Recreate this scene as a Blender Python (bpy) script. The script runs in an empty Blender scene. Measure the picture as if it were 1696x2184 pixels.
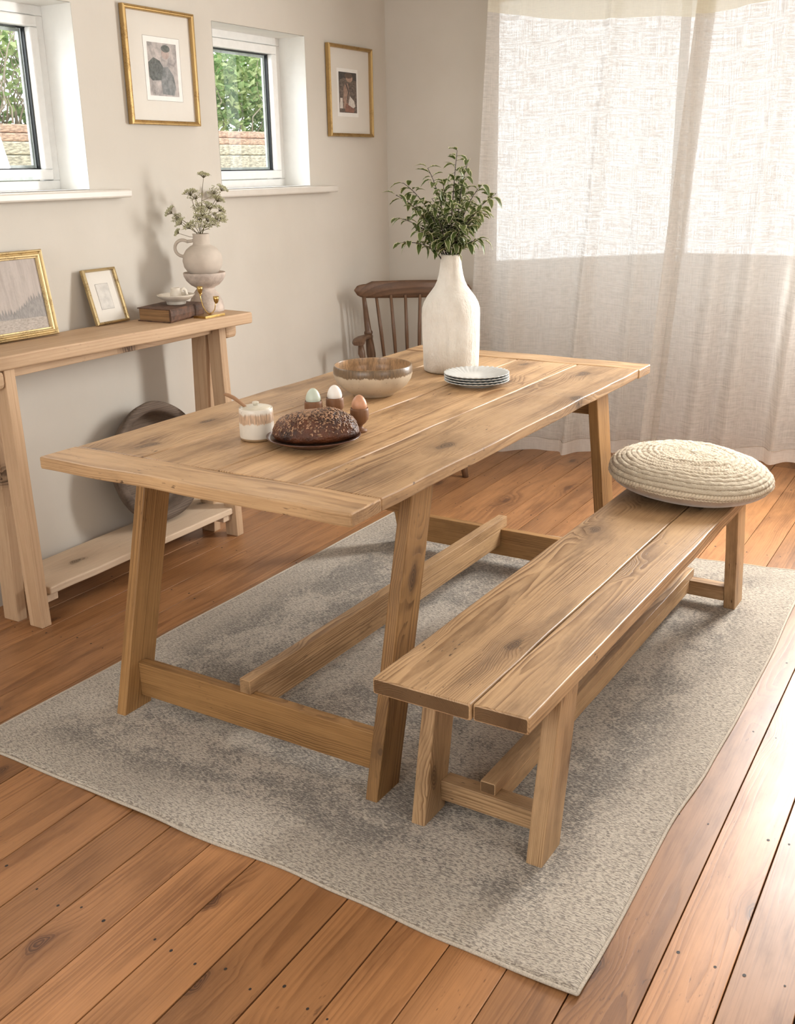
import bpy, math, random
import numpy as np
from mathutils import Vector, Matrix, noise as mnoise

SC = bpy.context.scene
COL = SC.collection
random.seed(7)
PI = math.pi

# ------------------------------------------------------------------ camera
cam_d = bpy.data.cameras.new('camera'); cam = bpy.data.objects.new('camera', cam_d); COL.objects.link(cam)
RX = Vector((0.8658423501, 0.5000575381, -0.0161084846))
UP = Vector((-0.1445977136, 0.2809318861, 0.9487722470))
FW = Vector((-0.4789661010, 0.8191579420, -0.3155499012))
cam.matrix_world = Matrix(((RX.x, UP.x, -FW.x, 0), (RX.y, UP.y, -FW.y, 0), (RX.z, UP.z, -FW.z, 1.45), (0, 0, 0, 1)))
cam_d.sensor_fit = 'HORIZONTAL'; cam_d.sensor_width = 36; cam_d.lens = 36 * 2212.91 / 1696
cam_d.clip_start = 0.02; cam_d.clip_end = 80
SC.camera = cam
# ------------------------------------------------------------------ exposure, sky
SC.view_settings.view_transform = 'Standard'; SC.view_settings.look = 'None'
SC.view_settings.gamma = 1; SC.view_settings.use_curve_mapping = False
SC.view_settings.exposure = 0.0
SKY = 2.9
wd = bpy.data.worlds.new('overcast_sky'); SC.world = wd; wd.use_nodes = True
wn = wd.node_tree.nodes['Background']; wn.inputs[0].default_value = (0.93, 0.97, 1.0, 1); wn.inputs[1].default_value = SKY

def area(name, loc, rot, sx, sy, energy=0, color=(1, 1, 1), portal=False):
    l = bpy.data.lights.new(name, 'AREA'); l.shape = 'RECTANGLE'; l.size = sx; l.size_y = sy
    l.energy = energy; l.color = color
    if portal: l.cycles.is_portal = True
    o = bpy.data.objects.new(name, l); COL.objects.link(o); o.location = loc; o.rotation_euler = rot
    return o
def look_area(name, loc, target, sx, sy, energy, color=(1, 1, 1)):
    o = area(name, loc, (0, 0, 0), sx, sy, energy, color)
    o.rotation_euler = (Vector(target) - Vector(loc)).to_track_quat('-Z', 'Y').to_euler()
    return o
# window daylight from outside the openings; the bay lamp is added inside the room
look_area('added_bay_fill', (-0.38, 4.73, 1.5), (-0.46, 2.7, 0.95), .5, 1.25, 116, (1.0, 0.985, 0.96))  # added lamp on the room side of the curtain line, boosting the bay light
look_area('daylight_window_side', (1.95, 0.9, 1.6), (-1.5, 1.6, 0.7), 1.9, 1.3, 14, (1.0, 0.975, 0.94))
look_area('daylight_window_front', (-1.5, -1.75, 1.6), (-1.5, 2.0, 0.8), 2.2, 1.3, 50, (1.0, 0.975, 0.94))
look_area('daylight_small_window', (-3.5, 3.905, 1.9), (-2.9, 3.95, 1.6), .62, .8, 11, (0.93, 0.97, 1.0))
look_area('daylight_small_window_near', (-3.5, 2.4, 1.9), (-2.9, 2.5, 1.6), .8, .8, 14, (0.93, 0.97, 1.0))
area('sky_portal', (-.75, 6.0, 1.55), (math.radians(-90), 0, 0), 2.4, 1.25, portal=True)

# ------------------------------------------------------------------ node helpers
def new_mat(name):
    m = bpy.data.materials.new(name); m.use_nodes = True
    nt = m.node_tree; nt.nodes.clear()
    out = nt.nodes.new('ShaderNodeOutputMaterial')
    return m, nt, out
class N:
    def __init__(s, nt): s.nt = nt
    def n(s, t, **k):
        nd = s.nt.nodes.new(t)
        for a, b in k.items(): setattr(nd, a, b)
        return nd
    def put(s, sock, v):
        if v is None: return
        if hasattr(v, 'is_linked') or isinstance(v, bpy.types.NodeSocket): s.nt.links.new(v, sock)
        else:
            if isinstance(v, (tuple, list)) and len(v) == 3 and len(sock.default_value) == 4: v = tuple(v) + (1,)
            sock.default_value = v
    def math(s, op, a, b=None, c=None, clamp=False):
        nd = s.n('ShaderNodeMath', operation=op, use_clamp=clamp)
        s.put(nd.inputs[0], a)
        if b is not None: s.put(nd.inputs[1], b)
        if c is not None: s.put(nd.inputs[2], c)
        return nd.outputs[0]
    def vmul(s, a, v):
        nd = s.n('ShaderNodeVectorMath', operation='MULTIPLY'); s.put(nd.inputs[0], a); s.put(nd.inputs[1], v); return nd.outputs[0]
    def vadd(s, a, v):
        nd = s.n('ShaderNodeVectorMath', operation='ADD'); s.put(nd.inputs[0], a); s.put(nd.inputs[1], v); return nd.outputs[0]
    def noise(s, vec, scale, detail=3, rough=.5, dist=0):
        nd = s.n('ShaderNodeTexNoise'); s.put(nd.inputs['Vector'], vec)
        nd.inputs['Scale'].default_value = scale; nd.inputs['Detail'].default_value = detail
        nd.inputs['Roughness'].default_value = rough; nd.inputs['Distortion'].default_value = dist
        return nd.outputs['Fac']
    def vor(s, vec, scale, feature='F1', rnd=1):
        nd = s.n('ShaderNodeTexVoronoi', feature=feature); s.put(nd.inputs['Vector'], vec)
        nd.inputs['Scale'].default_value = scale; nd.inputs['Randomness'].default_value = rnd
        return nd
    def mr(s, v, a, b, c=0, d=1, smooth=True):
        nd = s.n('ShaderNodeMapRange', interpolation_type='SMOOTHSTEP' if smooth else 'LINEAR', clamp=True)
        s.put(nd.inputs['Value'], v)
        for i, x in zip((1, 2, 3, 4), (a, b, c, d)): nd.inputs[i].default_value = x
        return nd.outputs[0]
    def mix(s, f, a, b, mode='MIX'):
        nd = s.n('ShaderNodeMix', data_type='RGBA', blend_type=mode)
        s.put(nd.inputs[0], f); s.put(nd.inputs[6], a); s.put(nd.inputs[7], b); return nd.outputs[2]
    def sep(s, v):
        nd = s.n('ShaderNodeSeparateXYZ'); s.put(nd.inputs[0], v); return nd.outputs
    def comb(s, x, y, z):
        nd = s.n('ShaderNodeCombineXYZ'); s.put(nd.inputs[0], x); s.put(nd.inputs[1], y); s.put(nd.inputs[2], z); return nd.outputs[0]
    def attr(s, name='gc'): return s.n('ShaderNodeAttribute', attribute_name=name).outputs['Vector']
    def obj(s): return s.n('ShaderNodeTexCoord').outputs['Object']
    def bump(s, h, strength=.3, dist=.002, nrm=None):
        nd = s.n('ShaderNodeBump'); s.put(nd.inputs['Height'], h); nd.inputs['Strength'].default_value = strength
        nd.inputs['Distance'].default_value = dist
        if nrm is not None: s.put(nd.inputs['Normal'], nrm)
        return nd.outputs[0]
    def bsdf(s, out, color, rough=.5, metal=0, bump=None, spec=.5, coat=0, coat_r=.2, sheen=0, trans=0, ior=1.45):
        nd = s.n('ShaderNodeBsdfPrincipled')
        s.put(nd.inputs['Base Color'], color); s.put(nd.inputs['Roughness'], rough); s.put(nd.inputs['Metallic'], metal)
        nd.inputs['Specular IOR Level'].default_value = spec; nd.inputs['Coat Weight'].default_value = coat
        nd.inputs['Coat Roughness'].default_value = coat_r; nd.inputs['Sheen Weight'].default_value = sheen
        nd.inputs['Transmission Weight'].default_value = trans; nd.inputs['IOR'].default_value = ior
        if bump is not None: s.put(nd.inputs['Normal'], bump)
        if out is not None: s.nt.links.new(nd.outputs[0], out.inputs[0])
        return nd

def wood(name, c_light, c_dark, c_knot=(.05, .025, .012), ring=.006, ring_amt=.55, knots=.35, rough=.5, spec=.35, coat=0,
         coat_r=.3, blot=.25, bump=.35, wob=.03, marks=.5, tone=.25, endg=.0):
    m, nt, out = new_mat(name); k = N(nt)
    gc = k.attr('gc'); rnd = k.attr('rnd')
    rx, ry, rz = k.sep(rnd)
    x, y, z = k.sep(gc)
    # knots : voronoi columns through the thickness
    kv = k.comb(k.math('MULTIPLY', x, 2.6), k.math('MULTIPLY', y, 6.0), k.math('MULTIPLY', z, 1.6))
    warp = k.noise(gc, 16, 2)
    kv2 = k.vadd(kv, k.vmul(k.comb(k.noise(gc, 12, 1), warp, 0), (.14, .22, 0)))
    kv2 = k.vadd(kv2, k.vmul(rnd, (60, 60, 0)))
    v = k.vor(kv2, 1.0); v.voronoi_dimensions = '2D'; kd = v.outputs['Distance']; kc = k.sep(v.outputs['Color'])[0]
    on = k.math('LESS_THAN', kc, knots)
    halo = k.math('MULTIPLY', k.mr(kd, .42, .03), on)
    core = k.math('MULTIPLY', k.mr(kd, .13, .05), on)
    # growth rings : distance from the pith
    lowv = k.comb(k.math('MULTIPLY', x, 1.1), k.math('MULTIPLY', y, 5), k.math('MULTIPLY', z, 5))
    wobn = k.math('SUBTRACT', k.noise(lowv, 1.0, 2, .5), .5)
    r = k.math('SQRT', k.math('ADD', k.math('MULTIPLY', y, y), k.math('MULTIPLY', z, z)))
    fine = k.math('SUBTRACT', k.noise(k.vmul(gc, (6, 60, 60)), 1.0, 2), .5)
    r2 = k.math('ADD', k.math('ADD', k.math('ADD', r, k.math('MULTIPLY', wobn, wob)), k.math('MULTIPLY', halo, .020)), k.math('MULTIPLY', fine, .0022))
    r2 = k.math('ADD', r2, k.math('MULTIPLY', k.noise(k.comb(k.math('MULTIPLY', r2, 75), k.math('MULTIPLY', x, .4), 0), 1.0, 2, .6), ring * 2.2))
    fr = k.math('FRACT', k.math('DIVIDE', r2, ring))
    line = k.math('MULTIPLY', k.mr(fr, .25, .9), k.mr(fr, 1.0, .93))
    density = k.mr(k.noise(k.vmul(gc, (1.6, 14, 14)), 1.0, 3, .6), .36, .64, .08, 1)
    line = k.math('MULTIPLY', line, density)
    fib = k.noise(k.vmul(gc, (5, 260, 260)), 1.0, 3, .65)
    bl = k.noise(k.vmul(gc, (2.6, 11, 11)), 1.0, 5, .68)
    col = k.mix(k.math('MULTIPLY', line, ring_amt), c_light, c_dark)
    col = k.mix(k.math('MULTIPLY', k.mr(fib, .42, .75), .35), col, c_dark)
    dk = tuple(a * .62 for a in c_dark)
    col = k.mix(k.math('MULTIPLY', k.mr(bl, .45, .72), blot), col, dk)
    lt = tuple(min(1, a * 1.25) for a in c_light)
    col = k.mix(k.math('MULTIPLY', k.mr(bl, .46, .25), blot), col, lt)
    # saw marks and dents
    mk = k.noise(k.vmul(gc, (34, 120, 120)), 1.0, 2, .6)
    reg = k.mr(k.noise(gc, 5.5, 2), .52, .66)
    mk = k.math('MULTIPLY', k.mr(mk, .63, .72), k.math('MULTIPLY', reg, marks))
    col = k.mix(mk, col, c_knot)
    col = k.mix(k.math('MULTIPLY', halo, .38), col, dk)
    kring = k.math('MULTIPLY', core, k.mr(k.math('FRACT', k.math('MULTIPLY', kd, 34)), .1, .8, .35, 1))
    col = k.mix(k.math('MULTIPLY', kring, .85), col, c_knot)
    col = k.mix(k.math('MULTIPLY', k.math('GREATER_THAN', ry, 1.5), endg), col, tuple(a * .45 for a in c_dark))
    tn = k.mr(rx, 0, 1, 1 - tone, 1 + tone, smooth=False)
    col = k.mix(1.0, col, k.comb(tn, tn, tn), 'MULTIPLY')
    h = k.math('SUBTRACT', k.math('SUBTRACT', k.math('MULTIPLY', fib, .5), k.math('MULTIPLY', line, .6)), k.math('ADD', mk, k.math('MULTIPLY', core, .6)))
    rg = k.math('ADD', rough, k.math('MULTIPLY', k.math('SUBTRACT', bl, .5), .22))
    k.bsdf(out, col, rg, bump=k.bump(h, bump, .0016), spec=spec, coat=coat, coat_r=coat_r)
    return m

def simple(name, color, rough=.5, metal=0, var=.1, nscale=30, bump=0, bscale=80, spec=.5, coat=0, sheen=0, bdist=.002, stretch=(1, 1, 1)):
    m, nt, out = new_mat(name); k = N(nt); o = k.vmul(k.obj(), stretch)
    n1 = k.noise(o, nscale, 4, .6)
    d = tuple(c * (1 - var * 1.6) for c in color); l = tuple(min(1, c * (1 + var)) for c in color)
    col = k.mix(k.mr(n1, .3, .7), d, l)
    b = k.bump(k.noise(o, bscale, 4, .6), bump, bdist) if bump else None
    k.bsdf(out, col, rough, metal, b, spec, coat, sheen=sheen)
    return m

# ------------------------------------------------------------------ materials
M = {}
M['table'] = wood('reclaimed_pine', (.52, .33, .17), (.20, .10, .04), knots=.42, ring=.0065, ring_amt=.85, rough=.46, coat=.12, coat_r=.35, blot=.6, marks=.9, tone=.12, endg=.4)
M['table_leg'] = wood('reclaimed_pine_post', (.36, .195, .073), (.095, .04, .011), knots=.18, ring=.0055, ring_amt=.75, rough=.5, blot=.4, marks=.45, tone=.15, wob=.02)
M['bench'] = wood('pine_bench_board', (.50, .32, .168), (.19, .098, .04), knots=.40, ring=.0042, ring_amt=.9, rough=.45, coat=.12, coat_r=.35, blot=.6, marks=.8, tone=.1, wob=.025, endg=.85)
M['console'] = wood('pale_pine', (.58, .40, .25), (.40, .245, .135), knots=.25, ring=.013, ring_amt=.5, rough=.6, blot=.22, marks=.2, tone=.08, bump=.15)
M['shelfwood'] = wood('bleached_pine', (.70, .55, .40), (.56, .40, .27), knots=.28, ring=.012, ring_amt=.35, rough=.65, blot=.2, marks=.15, tone=.05, bump=.15)
M['floor'] = wood('waxed_floorboard', (.385, .182, .072), (.155, .058, .018), c_knot=(.06, .022, .01), knots=.26, ring=.008, ring_amt=.55, rough=.44, spec=.45, coat=.12, coat_r=.35, blot=.5, marks=.5, tone=.24, wob=.05, bump=.1)
M['chair'] = wood('dark_elm', (.16, .088, .05), (.06, .03, .016), c_knot=(.02, .01, .005), knots=.1, ring=.006, rough=.38, coat=.2, blot=.5, marks=.1, tone=.1, bump=.2)
M['bowlwood'] = wood('weathered_timber', (.15, .112, .085), (.055, .038, .028), c_knot=(.03, .02, .015), knots=.3, ring=.008, rough=.8, blot=.7, marks=.5, tone=.1, bump=.6)
M['cupwood'] = wood('walnut', (.22, .105, .05), (.12, .052, .024), knots=0, ring=.004, ring_amt=.5, rough=.5, blot=.3, marks=0, tone=.06, bump=.15)
M['spoonwood'] = wood('beech', (.34, .19, .10), (.24, .12, .06), knots=0, ring=.004, rough=.5, blot=.2, marks=0, tone=0, bump=.1)
M['gap'] = simple('dark_gap', (.02, .012, .008), .9)
M['nail'] = simple('iron_nail', (.03, .022, .018), .6)

def wall_material():
    m, nt, out = new_mat('cream_plaster'); k = N(nt); o = k.obj()
    n1 = k.noise(o, 1.6, 4, .55); n2 = k.noise(o, 14, 4, .6)
    col = k.mix(k.mr(n1, .3, .7), (.575, .535, .47), (.625, .585, .52))
    h = k.math('ADD', k.math('MULTIPLY', n2, .4), k.math('MULTIPLY', k.noise(o, 3.5, 3), 1.6))
    k.bsdf(out, col, .82, bump=k.bump(h, .35, .006), spec=.25); return m
M['wall'] = wall_material()
M['reveal'] = simple('white_reveal_and_bay_brightener', (.84, .83, .79), .7, var=.03, nscale=6, bump=.3, bscale=14, bdist=.003)
M['sill'] = simple('gloss_sill_paint', (.64, .595, .53), .35, var=.03, nscale=8, bump=.12, bscale=16)
M['upvc'] = simple('white_window_plastic', (.86, .86, .84), .28, var=.02)
M['gasket'] = simple('black_rubber', (.012, .014, .015), .5)
M['spacer'] = simple('grey_spacer_bar', (.45, .52, .5), .35)
M['ceiling'] = simple('white_ceiling_paint', (.82, .80, .76), .9, var=.02)
M['brass'] = simple('brass', (.62, .42, .15), .28, 1.0, var=.18, nscale=40)
def gold_material(name, a, b, rough=.34):
    m, nt, out = new_mat(name); k = N(nt); o = k.obj()
    n1 = k.noise(o, 14, 5, .7); n2 = k.noise(o, 260, 3, .6)
    w = k.mr(k.math('ADD', k.math('MULTIPLY', n1, .6), k.math('MULTIPLY', n2, .4)), .5, .66)
    col = k.mix(w, a, b)
    k.bsdf(out, col, k.math('ADD', rough, k.math('MULTIPLY', w, .2)), .85, k.bump(n1, .3, .0008), .5); return m
M['gold'] = gold_material('antique_gold_leaf', (.46, .31, .13), (.25, .145, .055))
M['goldpale'] = gold_material('pale_gilt', (.52, .40, .21), (.22, .15, .065), .34)
M['goldrim'] = simple('dark_frame_lip', (.05, .03, .012), .5)
M['mat'] = simple('ivory_mount_board', (.74, .70, .63), .85, var=.02, nscale=4)
M['matcut'] = simple('mount_bevel_line', (.18, .15, .12), .8)
M['paper'] = simple('photo_paper', (.86, .84, .80), .6, var=.02)

def glass_material(name='clear_pane', refl=1.0, tint=(1, 1, 1)):
    m, nt, out = new_mat(name); k = N(nt)
    t = k.n('ShaderNodeBsdfTransparent'); t.inputs[0].default_value = tint + (1,)
    g = k.n('ShaderNodeBsdfGlossy'); g.inputs['Roughness'].default_value = .01
    f = k.n('ShaderNodeFresnel'); bf = k.n('ShaderNodeNewGeometry').outputs['Backfacing']; k.put(f.inputs[0], k.math('MULTIPLY_ADD', bf, 1 / 1.52 - 1.52, 1.52))
    mx = k.n('ShaderNodeMixShader'); k.put(mx.inputs[0], k.math('MULTIPLY', f.outputs[0], refl, clamp=True))
    nt.links.new(t.outputs[0], mx.inputs[1]); nt.links.new(g.outputs[0], mx.inputs[2]); nt.links.new(mx.outputs[0], out.inputs[0])
    return m
M['glass'] = glass_material()
M['picglass'] = glass_material('picture_glass', 1.2)

def curtain_material(name, body, dens, cream):
    m, nt, out = new_mat(name); k = N(nt); g = k.attr('gc')
    x, y, z = k.sep(g)
    a = k.noise(k.comb(k.math('MULTIPLY', x, 420), k.math('MULTIPLY', z, 9), 0), 1, 3, .6)
    b = k.noise(k.comb(k.math('MULTIPLY', x, 7), k.math('MULTIPLY', z, 330), 3), 1, 3, .6)
    slub = k.noise(k.comb(k.math('MULTIPLY', x, 30), k.math('MULTIPLY', z, 90), 5), 1, 3, .7)
    w = k.math('ADD', k.math('ADD', k.math('MULTIPLY', a, .42), k.math('MULTIPLY', b, .42)), k.math('MULTIPLY', slub, .3))
    tr = k.mr(w, .46, .72, dens[0], dens[1])
    col = k.mix(k.mr(w, .45, .68), body, cream)
    d = k.n('ShaderNodeBsdfDiffuse'); k.put(d.inputs[0], col)
    t = k.n('ShaderNodeBsdfTranslucent'); k.put(t.inputs[0], col)
    bp = k.bump(w, .25, .001); k.put(d.inputs['Normal'], bp)
    mx = k.n('ShaderNodeMixShader'); mx.inputs[0].default_value = .5
    nt.links.new(d.outputs[0], mx.inputs[1]); nt.links.new(t.outputs[0], mx.inputs[2])
    tp = k.n('ShaderNodeBsdfTransparent'); tp.inputs[0].default_value = (1, .99, .96, 1)
    m2 = k.n('ShaderNodeMixShader'); k.put(m2.inputs[0], tr)
    nt.links.new(mx.outputs[0], m2.inputs[1]); nt.links.new(tp.outputs[0], m2.inputs[2]); nt.links.new(m2.outputs[0], out.inputs[0])
    return m
M['curtain'] = curtain_material('sheer_linen', (.72, .685, .64), (.04, .30), (.69, .655, .61))
M['header'] = curtain_material('lined_linen', (.80, .76, .64), (.02, .07), (.74, .69, .57))
M['hem'] = curtain_material('folded_linen_hem', (.84, .80, .75), (.03, .10), (.78, .74, .69))
M['thread'] = simple('hem_stitching', (.42, .35, .28), .8)

def rug_material():
    m, nt, out = new_mat('distressed_rug_pile'); k = N(nt)
    g = k.attr('gc'); x, y, z = k.sep(g)           # x,y in rug metres, z = distance to the edge
    pile = k.noise(k.vmul(k.comb(k.math('ADD', x, k.math('MULTIPLY', y, .35)), y, 0), (95, 330, 1)), 1, 3, .6, .6)
    pile2 = k.noise(g, 420, 2, .6)
    big = k.noise(g, 2.6, 4, .62); mid = k.noise(g, 13, 5, .7, .8); fine = k.noise(g, 85, 4, .75, .5)
    vr = k.vor(g, 3.1); ringp = k.math('FRACT', k.math('MULTIPLY', vr.outputs['Distance'], 4.2))
    orn = k.math('MULTIPLY', k.mr(ringp, .2, .5), k.mr(ringp, .9, .6))
    w = k.math('ADD', k.math('ADD', k.math('MULTIPLY', big, 1.1), k.math('MULTIPLY', mid, .55)), k.math('ADD', k.math('MULTIPLY', orn, .05), k.math('MULTIPLY', fine, .85)))
    w = k.mr(w, 1.20, 1.36)
    w = k.math('MULTIPLY', w, k.mr(pile, .62, .46, .25, 1))
    field = k.mr(z, .07, .20)
    w = k.math('MULTIPLY', w, field)
    lines = k.math('MULTIPLY', k.mr(k.math('ABSOLUTE', k.math('SUBTRACT', z, .115)), .005, .002), k.mr(fine, .52, .6, 0, .6))
    w = k.math('MAXIMUM', w, lines)
    base = k.mix(k.mr(big, .35, .65), (.60, .53, .435), (.51, .445, .36))
    base = k.mix(k.math('MULTIPLY', k.mr(pile, .53, .41), .85), base, (.20, .165, .135))  # self-shadow between the tufts put into the pile colour
    base = k.mix(k.math('MULTIPLY', k.mr(pile, .55, .68), .5), base, (.72, .66, .57))
    col = k.mix(k.math('MULTIPLY', w, .85), base, (.13, .115, .10))
    h = k.math('ADD', pile, k.math('MULTIPLY', pile2, .35))
    k.bsdf(out, col, .95, bump=k.bump(h, .9, .006), spec=.1, sheen=.25); return m
M['rug'] = rug_material()
M['rugedge'] = simple('rug_binding', (.50, .44, .36), .95, var=.15, nscale=300, bump=.6, bscale=500)

def jute_material():
    m, nt, out = new_mat('braided_jute'); k = N(nt); g = k.attr('gc'); x, y, z = k.sep(g)   # x = along braid, y = radius, z = bump value
    f = k.noise(k.vmul(g, (240, 500, 1)), 1, 3, .6); o = k.noise(k.obj(), 260, 4, .7)
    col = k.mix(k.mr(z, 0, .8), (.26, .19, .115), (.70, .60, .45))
    col = k.mix(k.math('MULTIPLY', k.mr(o, .45, .7), .5), col, (.80, .72, .58))
    k.bsdf(out, col, .92, bump=k.bump(k.math('ADD', f, o), .7, .003), spec=.15, sheen=.2); return m
M['jute'] = jute_material()
M['velvet'] = simple('taupe_cushion_backing', (.36, .27, .195), .85, var=.08, sheen=.5, bump=.2, bscale=300)

def vase_material():
    m, nt, out = new_mat('chalky_plaster'); k = N(nt); o = k.obj()
    st = k.vmul(o, (1, 1, .22)); n1 = k.noise(st, 42, 6, .7, .6); n2 = k.noise(o, 9, 4, .6); n3 = k.noise(o, 60, 4, .65)
    col = k.mix(k.mr(n2, .35, .7), (.80, .755, .68), (.70, .645, .56)); col = k.mix(k.math('MULTIPLY', k.mr(n1, .58, .75), .35), col, (.55, .48, .39))
    h = k.math('ADD', n1, k.math('MULTIPLY', n3, .5))
    k.bsdf(out, col, .88, bump=k.bump(h, .9, .008), spec=.2); return m
M['vase'] = vase_material()
M['bisque'] = simple('matt_bisque', (.56, .485, .41), .8, var=.05, nscale=14, bump=.1, bscale=200)
M['stone'] = simple('rough_travertine', (.56, .47, .405), .9, var=.14, nscale=26, bump=.8, bscale=45, bdist=.004)
M['bone'] = simple('bone_glaze', (.66, .60, .51), .45, var=.04)

def glaze_material(name, z0, z1, clay, body, band, zbase, dripf=60, speck=.5, inner=None):
    """stoneware: body glaze, a dripping band between z0 (lower) and z1 (upper), bare clay under zbase."""
    m, nt, out = new_mat(name); k = N(nt); o = k.obj(); x, y, z = k.sep(o)
    ang = k.math('ARCTAN2', y, x)
    drip = k.noise(k.comb(k.math('MULTIPLY', ang, dripf / 6.28), k.math('MULTIPLY', z, 25), 0), 1.0, 3, .7)
    wav = k.noise(k.comb(k.math('MULTIPLY', ang, 1.4), 0, 0), 1.0, 2)
    zz = k.math('ADD', z, k.math('ADD', k.math('MULTIPLY', k.math('SUBTRACT', drip, .5), .016), k.math('MULTIPLY', k.math('SUBTRACT', wav, .5), .02)))
    lo = k.mr(zz, z0 - .002, z0 + .002); hi = k.mr(zz, z1 + .004, z1 - .004)
    b = k.math('MULTIPLY', lo, hi)
    sp = k.vor(o, 130); spot = k.math('MULTIPLY', k.mr(sp.outputs['Distance'], .22, .1), k.math('LESS_THAN', k.sep(sp.outputs['Color'])[0], speck * .18))
    col = k.mix(k.mr(k.noise(o, 18, 3), .3, .7), body, tuple(c * .86 for c in body))
    streak = k.mr(drip, .35, .65)
    bcol = k.mix(streak, band, tuple(min(1, c * 2.1) for c in band))
    col = k.mix(k.math('MULTIPLY', b, .88), col, bcol)
    col = k.mix(k.math('MULTIPLY', spot, .8), col, (.08, .045, .02))
    col = k.mix(k.mr(z, zbase + .001, zbase - .001), col, clay)
    k.bsdf(out, col, .32, bump=k.bump(k.noise(o, 40, 3), .12, .002), spec=.5); return m
M['jar'] = glaze_material('jar_glaze', .046, .071, (.33, .22, .12), (.70, .635, .54), (.30, .19, .115), .007, 90, .1)
M['lid'] = simple('cream_lid_glaze', (.60, .55, .44), .3, var=.08)
M['pot'] = glaze_material('speckled_stoneware', .070, .2, (.45, .33, .20), (.60, .50, .37), (.075, .042, .018), .004, 120, 1.0)
M['potin'] = glaze_material('speckled_stoneware_inside', .052, .2, (.3, .2, .1), (.50, .38, .25), (.20, .115, .055), -.1, 60, 1.0)
M['china'] = simple('pale_grey_porcelain', (.56, .57, .55), .2, var=.02)
M['rustplate'] = simple('rust_brown_glaze', (.10, .042, .024), .3, var=.2, nscale=40)
def bread_material():
    m, nt, out = new_mat('dark_crust'); k = N(nt); o = k.obj()
    n1 = k.noise(o, 22, 5, .7); n2 = k.noise(o, 90, 4, .7)
    col = k.mix(k.mr(n1, .3, .7), (.024, .008, .004), (.12, .036, .012))
    k.bsdf(out, col, .36, bump=k.bump(k.math('ADD', n1, n2), .7, .006), spec=.5); return m
M['bread'] = bread_material()
M['oat'] = simple('toasted_oat', (.32, .18, .10), .45, var=.4, nscale=80)
M['eggblue'] = simple('pale_green_shell', (.52, .57, .47), .35, var=.02)
M['eggwhite'] = simple('white_shell', (.82, .77, .71), .35, var=.02)
M['eggbrown'] = simple('brown_shell', (.54, .27, .15), .4, var=.08, nscale=60)
def leaf_material():
    m, nt, out = new_mat('variegated_leaf'); k = N(nt); g = k.attr('gc'); u, v, r = k.sep(g)
    e = k.math('ABSOLUTE', v); n = k.noise(k.obj(), 120, 3)
    edge = k.mr(k.math('ADD', e, k.math('MULTIPLY', k.math('SUBTRACT', n, .5), .35)), .72, .84)
    vein = k.mr(e, .07, .02, 0, .35)
    green = k.mix(r, (.055, .085, .018), (.125, .16, .045))
    green = k.mix(vein, green, (.20, .23, .10))
    col = k.mix(edge, green, (.66, .65, .42))
    b = k.bsdf(None, col, .42, spec=.4)
    t = k.n('ShaderNodeBsdfTranslucent'); k.put(t.inputs[0], col)
    mx = k.n('ShaderNodeMixShader'); mx.inputs[0].default_value = .25
    nt.links.new(b.outputs[0], mx.inputs[1]); nt.links.new(t.outputs[0], mx.inputs[2]); nt.links.new(mx.outputs[0], out.inputs[0]); return m
M['leaf'] = leaf_material()
M['twig'] = simple('dark_twig', (.030, .016, .012), .6)
M['umbel'] = simple('dried_umbel', (.54, .53, .33), .8, var=.3, nscale=150)
M['umbelstem'] = simple('olive_stalk', (.16, .13, .06), .7, var=.2)
M['leather'] = simple('worn_book_leather', (.105, .05, .028), .6, var=.35, nscale=35, bump=.4, bscale=120)
M['pages'] = simple('aged_page_block', (.27, .15, .065), .8, var=.25, nscale=6, bump=.5, bscale=8, stretch=(1, 1, 60))
M['radiator'] = simple('darkened_radiator_enamel', (.50, .43, .36), .4, var=.02)  # shaded front put into the colour, darker than the bay wall behind
M['ext'] = simple('exterior_render', (.6, .58, .54), .9)
M['sleeper'] = simple('weathered_sleeper', (.62, .42, .30), .85, var=.3, nscale=9, stretch=(3, 3, 12), bump=.4, bscale=30)
M['sleeperpale'] = simple('pale_sleeper', (.62, .56, .42), .85, var=.3, nscale=9, stretch=(3, 3, 12), bump=.4, bscale=30)
M['grass'] = simple('garden_lawn', (.09, .15, .04), .9, var=.3)
def garden_leaf():
    m, nt, out = new_mat('garden_leaf'); k = N(nt); r = k.sep(k.attr('rnd'))[0]
    col = k.mix(r, (.16, .30, .09), (.62, .70, .36)); d = k.n('ShaderNodeBsdfDiffuse'); k.put(d.inputs[0], col)
    t = k.n('ShaderNodeBsdfTranslucent'); k.put(t.inputs[0], col); mx = k.n('ShaderNodeMixShader'); mx.inputs[0].default_value = .3
    nt.links.new(d.outputs[0], mx.inputs[1]); nt.links.new(t.outputs[0], mx.inputs[2]); nt.links.new(mx.outputs[0], out.inputs[0]); return m
M['gleaf'] = garden_leaf()
M['gtwig'] = simple('pale_bare_twig', (.40, .34, .26), .8)

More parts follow.
